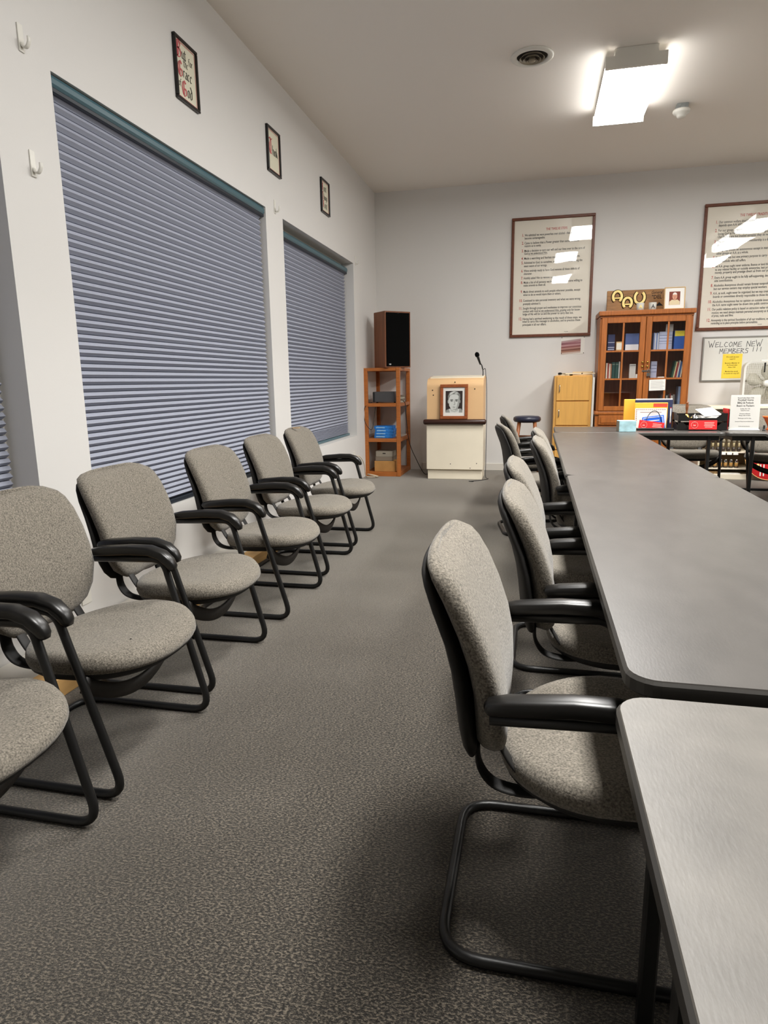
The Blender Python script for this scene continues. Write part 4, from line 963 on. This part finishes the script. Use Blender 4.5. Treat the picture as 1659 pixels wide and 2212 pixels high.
B().box(.02, .15, -.0012, -.0004, .215, .25).obj('red_corner', mat('folder_red', (222, 70, 50), .5), of)
ca = sheet('calendar_card', 1.11, 6.935, .295, .205, .006, (222, 218, 212), 'white printed card with a dotted border in the folder stack', 'card', .05)
k = B()
for i in range(15): k.box(-.135+.0185*i, -.127+.0185*i, -.0012, -.0005, .188, .196)
for i in range(10): k.box(-.138, -.13, -.0012, -.0005, .01+.018*i, .018+.018*i)
k.box(-.1, .1, -.0012, -.0005, .165, .168); k.obj('dotted_border', mat('rust_dots', (150, 90, 70), .6), ca)
bl = thing('blue_bubble_sign', 'blue speech-bubble card with white lines propped before the folders', 'card', (1.145, 6.915, Z)); bl.rotation_euler = (-.10, -.12, 0)
M_bl = mat('bright_blue', (36, 100, 214), .4)
B().box(-.10, .10, 0, .006, .0, .13, .004).obj('card', M_bl, bl)
k = B()
for z in (.03, .055, .08): k.box(-.06, .055, -.0014, -.0004, z, z+.009)
for a in ((-.09, .09, .115, .12), (-.09, .09, .008, .013), (-.09, -.085, .013, .115), (.085, .09, .013, .115)): k.box(a[0], a[1], -.0014, -.0004, a[2], a[3])
k.obj('white_print', M_paper, bl)
def red_card(x, y, w, h, rz, roll, label, z=Z):
    o = thing('red_card', label, 'card', (x, y, z), rz, 'red cards with a circle emblem'); o.rotation_euler = (-.12, roll, rz)
    B().box(-w/2, w/2, 0, .003, 0, h, .001).obj('card', mat('red_card', (206, 34, 36), .5), o)
    k = B(); cx, cz, r = -w*.30, h*.5, h*.34
    P = [(cx+r*math.cos(2*PI*i/28), -.0012, cz+r*math.sin(2*PI*i/28)) for i in range(28)]
    k.tube(P, .0011, 4, closed=True)
    tri = [(cx+r*math.cos(a), -.0012, cz+r*math.sin(a)) for a in (PI/2, PI/2+2*PI/3, PI/2+4*PI/3)]
    k.tube(tri, .0010, 4, closed=True)
    text_into(k, 'AA', cx, cz-r*.35, r*.7, .8, -.0012, 'CENTER')
    for i, (a, c) in enumerate(((-.02, .40), (.0, .38), (-.04, .42), (.06, .34))): k.box(w*(.05+a*.3), w*c, -.0012, -.0004, h*(.72-.16*i), h*(.77-.16*i))
    k.obj('emblem_print', mat('pale_print', (240, 190, 180), .6), o)
red_card(1.095, 6.80, .235, .085, .05, .13, 'red emblem card propped askew against the folder stack')
tag(B().tube(spline([(1.035, 6.84, Z+.004), (1.06, 6.87, Z+.09), (1.09, 6.90, Z+.15), (1.13, 6.91, Z+.178), (1.17, 6.91, Z+.165), (1.20, 6.90, Z+.10), (1.215, 6.89, Z+.004)], 6), .004, 6).obj('wire_bookend', M_cable), 'thin black wire arch standing before the white card', 'bookend')
tag(B().box(-.17, .17, -.02, .02, 0, .022, .004).obj('pen_rail', M_black, loc=(1.13, 6.77, Z)), 'low black pen rail lying in front of the red card', 'rail')
# letter tray
t = thing('letter_tray', 'black two-tier letter tray holding loose papers', 'letter tray', (1.545, 6.92, Z))
for z, nm in ((0, 'lower'), (.088, 'upper')):
    b = B(); b.box(-.215, .215, -.16, .16, z+.002, z+.010)
    for s in (-1, 1):
        b.prism([(-.16, z+.010), (.16, z+.010), (.16, z+.075), (-.02, z+.075), (-.10, z+.05), (-.16, z+.045)], s*.212-.004, s*.212+.004, 'YZ')
    b.box(-.208, .208, .152, .16, z+.010, z+.06)
    b.prism([(-.216, z+.002), (.216, z+.002), (.216, z+.075), (.17, z+.075), (.12, z+.03), (-.12, z+.03), (-.17, z+.075), (-.216, z+.075)], -.170, -.161, 'XZ')
    b.obj('tray', M_black, t)
for x in (-.2, .2):
    B().box(x-.012, x+.012, .13, .15, .07, .092).obj('riser', M_black, t); B().box(x-.012, x+.012, -.15, -.13, .07, .092).obj('riser', M_black, t)
for k, (l, x, w, dz, a) in enumerate((('white papers lying in the lower level of the letter tray', 1.56, .36, .012, 0), ('stack of white papers at the right of the upper tray', 1.64, .17, .10, -.06))):
    tag(B().box(-w/2, w/2, -.12, .12, 0, .03 if k else .02, .001).obj('paper_stack', M_paper, loc=(x, 6.93, Z+dz), rot=(0, 0, a)), l, 'papers')
tag(B().box(-.08, .08, -.11, .11, 0, .0035).obj('loose_sheet', M_paper, loc=(1.63, 6.92, Z+.165), rot=(.28, -.1, .2)), 'white sheet tilted on top of the paper stack in the tray', 'paper')
red_card(1.545, 6.72, .245, .086, 0, 0, 'red emblem card leaning on the front of the letter tray', Z+.012)
t = thing('hand_bell', 'hand bell with a turned wooden handle in the left of the letter tray', 'bell', (1.43, 6.90, Z+.0985))
B().lathe([(.035, 0), (.033, .006), (.022, .035), (.012, .05), (.003, .054)], n=20).obj('bell_cup', M_brass, t)
B().lathe([(.007, .052), (.012, .062), (.008, .07), (.009, .08), (.014, .11), (.015, .13), (.010, .15), (.013, .158), (.008, .166), (.001, .168)], n=16).obj('handle', M_leg, t)
t = thing('call_bell', 'shiny domed call bell in the middle of the letter tray', 'bell', (1.497, 6.86, Z+.0985))
B().lathe([(.04, 0), (.04, .008), (.036, .012), (.034, .025), (.022, .042), (.004, .047), (.004, .054), (.001, .055)], n=24).obj('dome', M_chrome, t)
tag(B().box(-.012, .012, -.012, .012, 0, .07, .002).obj('clear_clip', M_glass, loc=(1.385, 6.93, Z+.0985)), 'small clear plastic clip at the left end of the upper tray', 'clip')
# flyer in a stand
t = thing('flyer_stand', 'white printed flyer in an upright stand at the right of the cross table', 'flyer', (1.915, 6.78, Z)); t.rotation_euler = (-.07, 0, 0)
B().box(-.127, .127, 0, .004, .012, .33).obj('sheet', M_paper, t)
B().box(-.130, .130, -.004, -.002, .004, .332).obj('acrylic_front', M_glass, t)
B().box(-.134, .134, -.012, .06, .0, .010, .002).obj('foot', mat('acrylic_white', (214, 214, 212), .3), t)
k = B()
for s, z, sz in (('Round Lake Alano Club', .298, .016), ('Football Game', .275, .025), ('BBQ & Potluck', .249, .025), ('Bears vs Packers', .222, .025), ('Sunday, Nov 12th', .198, .013), ('Kickoff at noon', .182, .013), ('Everyone welcome', .152, .013), ('Bring a dish to share', .136, .013), ('Hamburgers and hot dogs', .11, .012), ('Questions? Please see the bulletin board', .08, .011), ('Come and join the fun', .035, .012)):
    text_into(k, s, 0, z, sz, .9, -.0006, 'CENTER')
k.obj('lettering', M_ink, t)
tag(B().box(-.006, .006, -.09, .09, 0, .20, .002).obj('red_binder', mat('red_binder', (190, 30, 34), .4), loc=(1.785, 6.92, Z)), 'slim red binder standing edge-on beside the flyer stand', 'binder')
t = thing('orange_bowl', 'flared orange bowl at the right edge of the cross table', 'bowl', (2.155, 6.85, Z))
B().lathe([(.028, 0), (.03, .008), (.016, .02), (.02, .04), (.055, .11), (.07, .128), (.066, .128), (.05, .108), (.014, .045), (.002, .04)], n=28).obj('body', mat('orange_glaze', (214, 104, 48), .3), t)
t = thing('black_figurine', 'tiny black figurine next to the orange bowl', 'figurine', (2.075, 6.74, Z))
B().lathe([(.014, 0), (.014, .006), (.008, .012), (.01, .03), (.007, .036), (.01, .045), (.006, .054), (.001, .056)], n=14).obj('body', M_black, t)

# lettering, fine print and grilles are too small to pick apart: one part each
for o in bpy.data.objects:
    n = o.name.split('.')[0]
    if n in ('lettering', 'red_numerals', 'initials', 'handwriting', 'print_line', 'emblem_print', 'dotted_border', 'white_print', 'grille', 'screw', 'letter') and o.parent and o.type == 'MESH': o['kind'] = 'stuff'
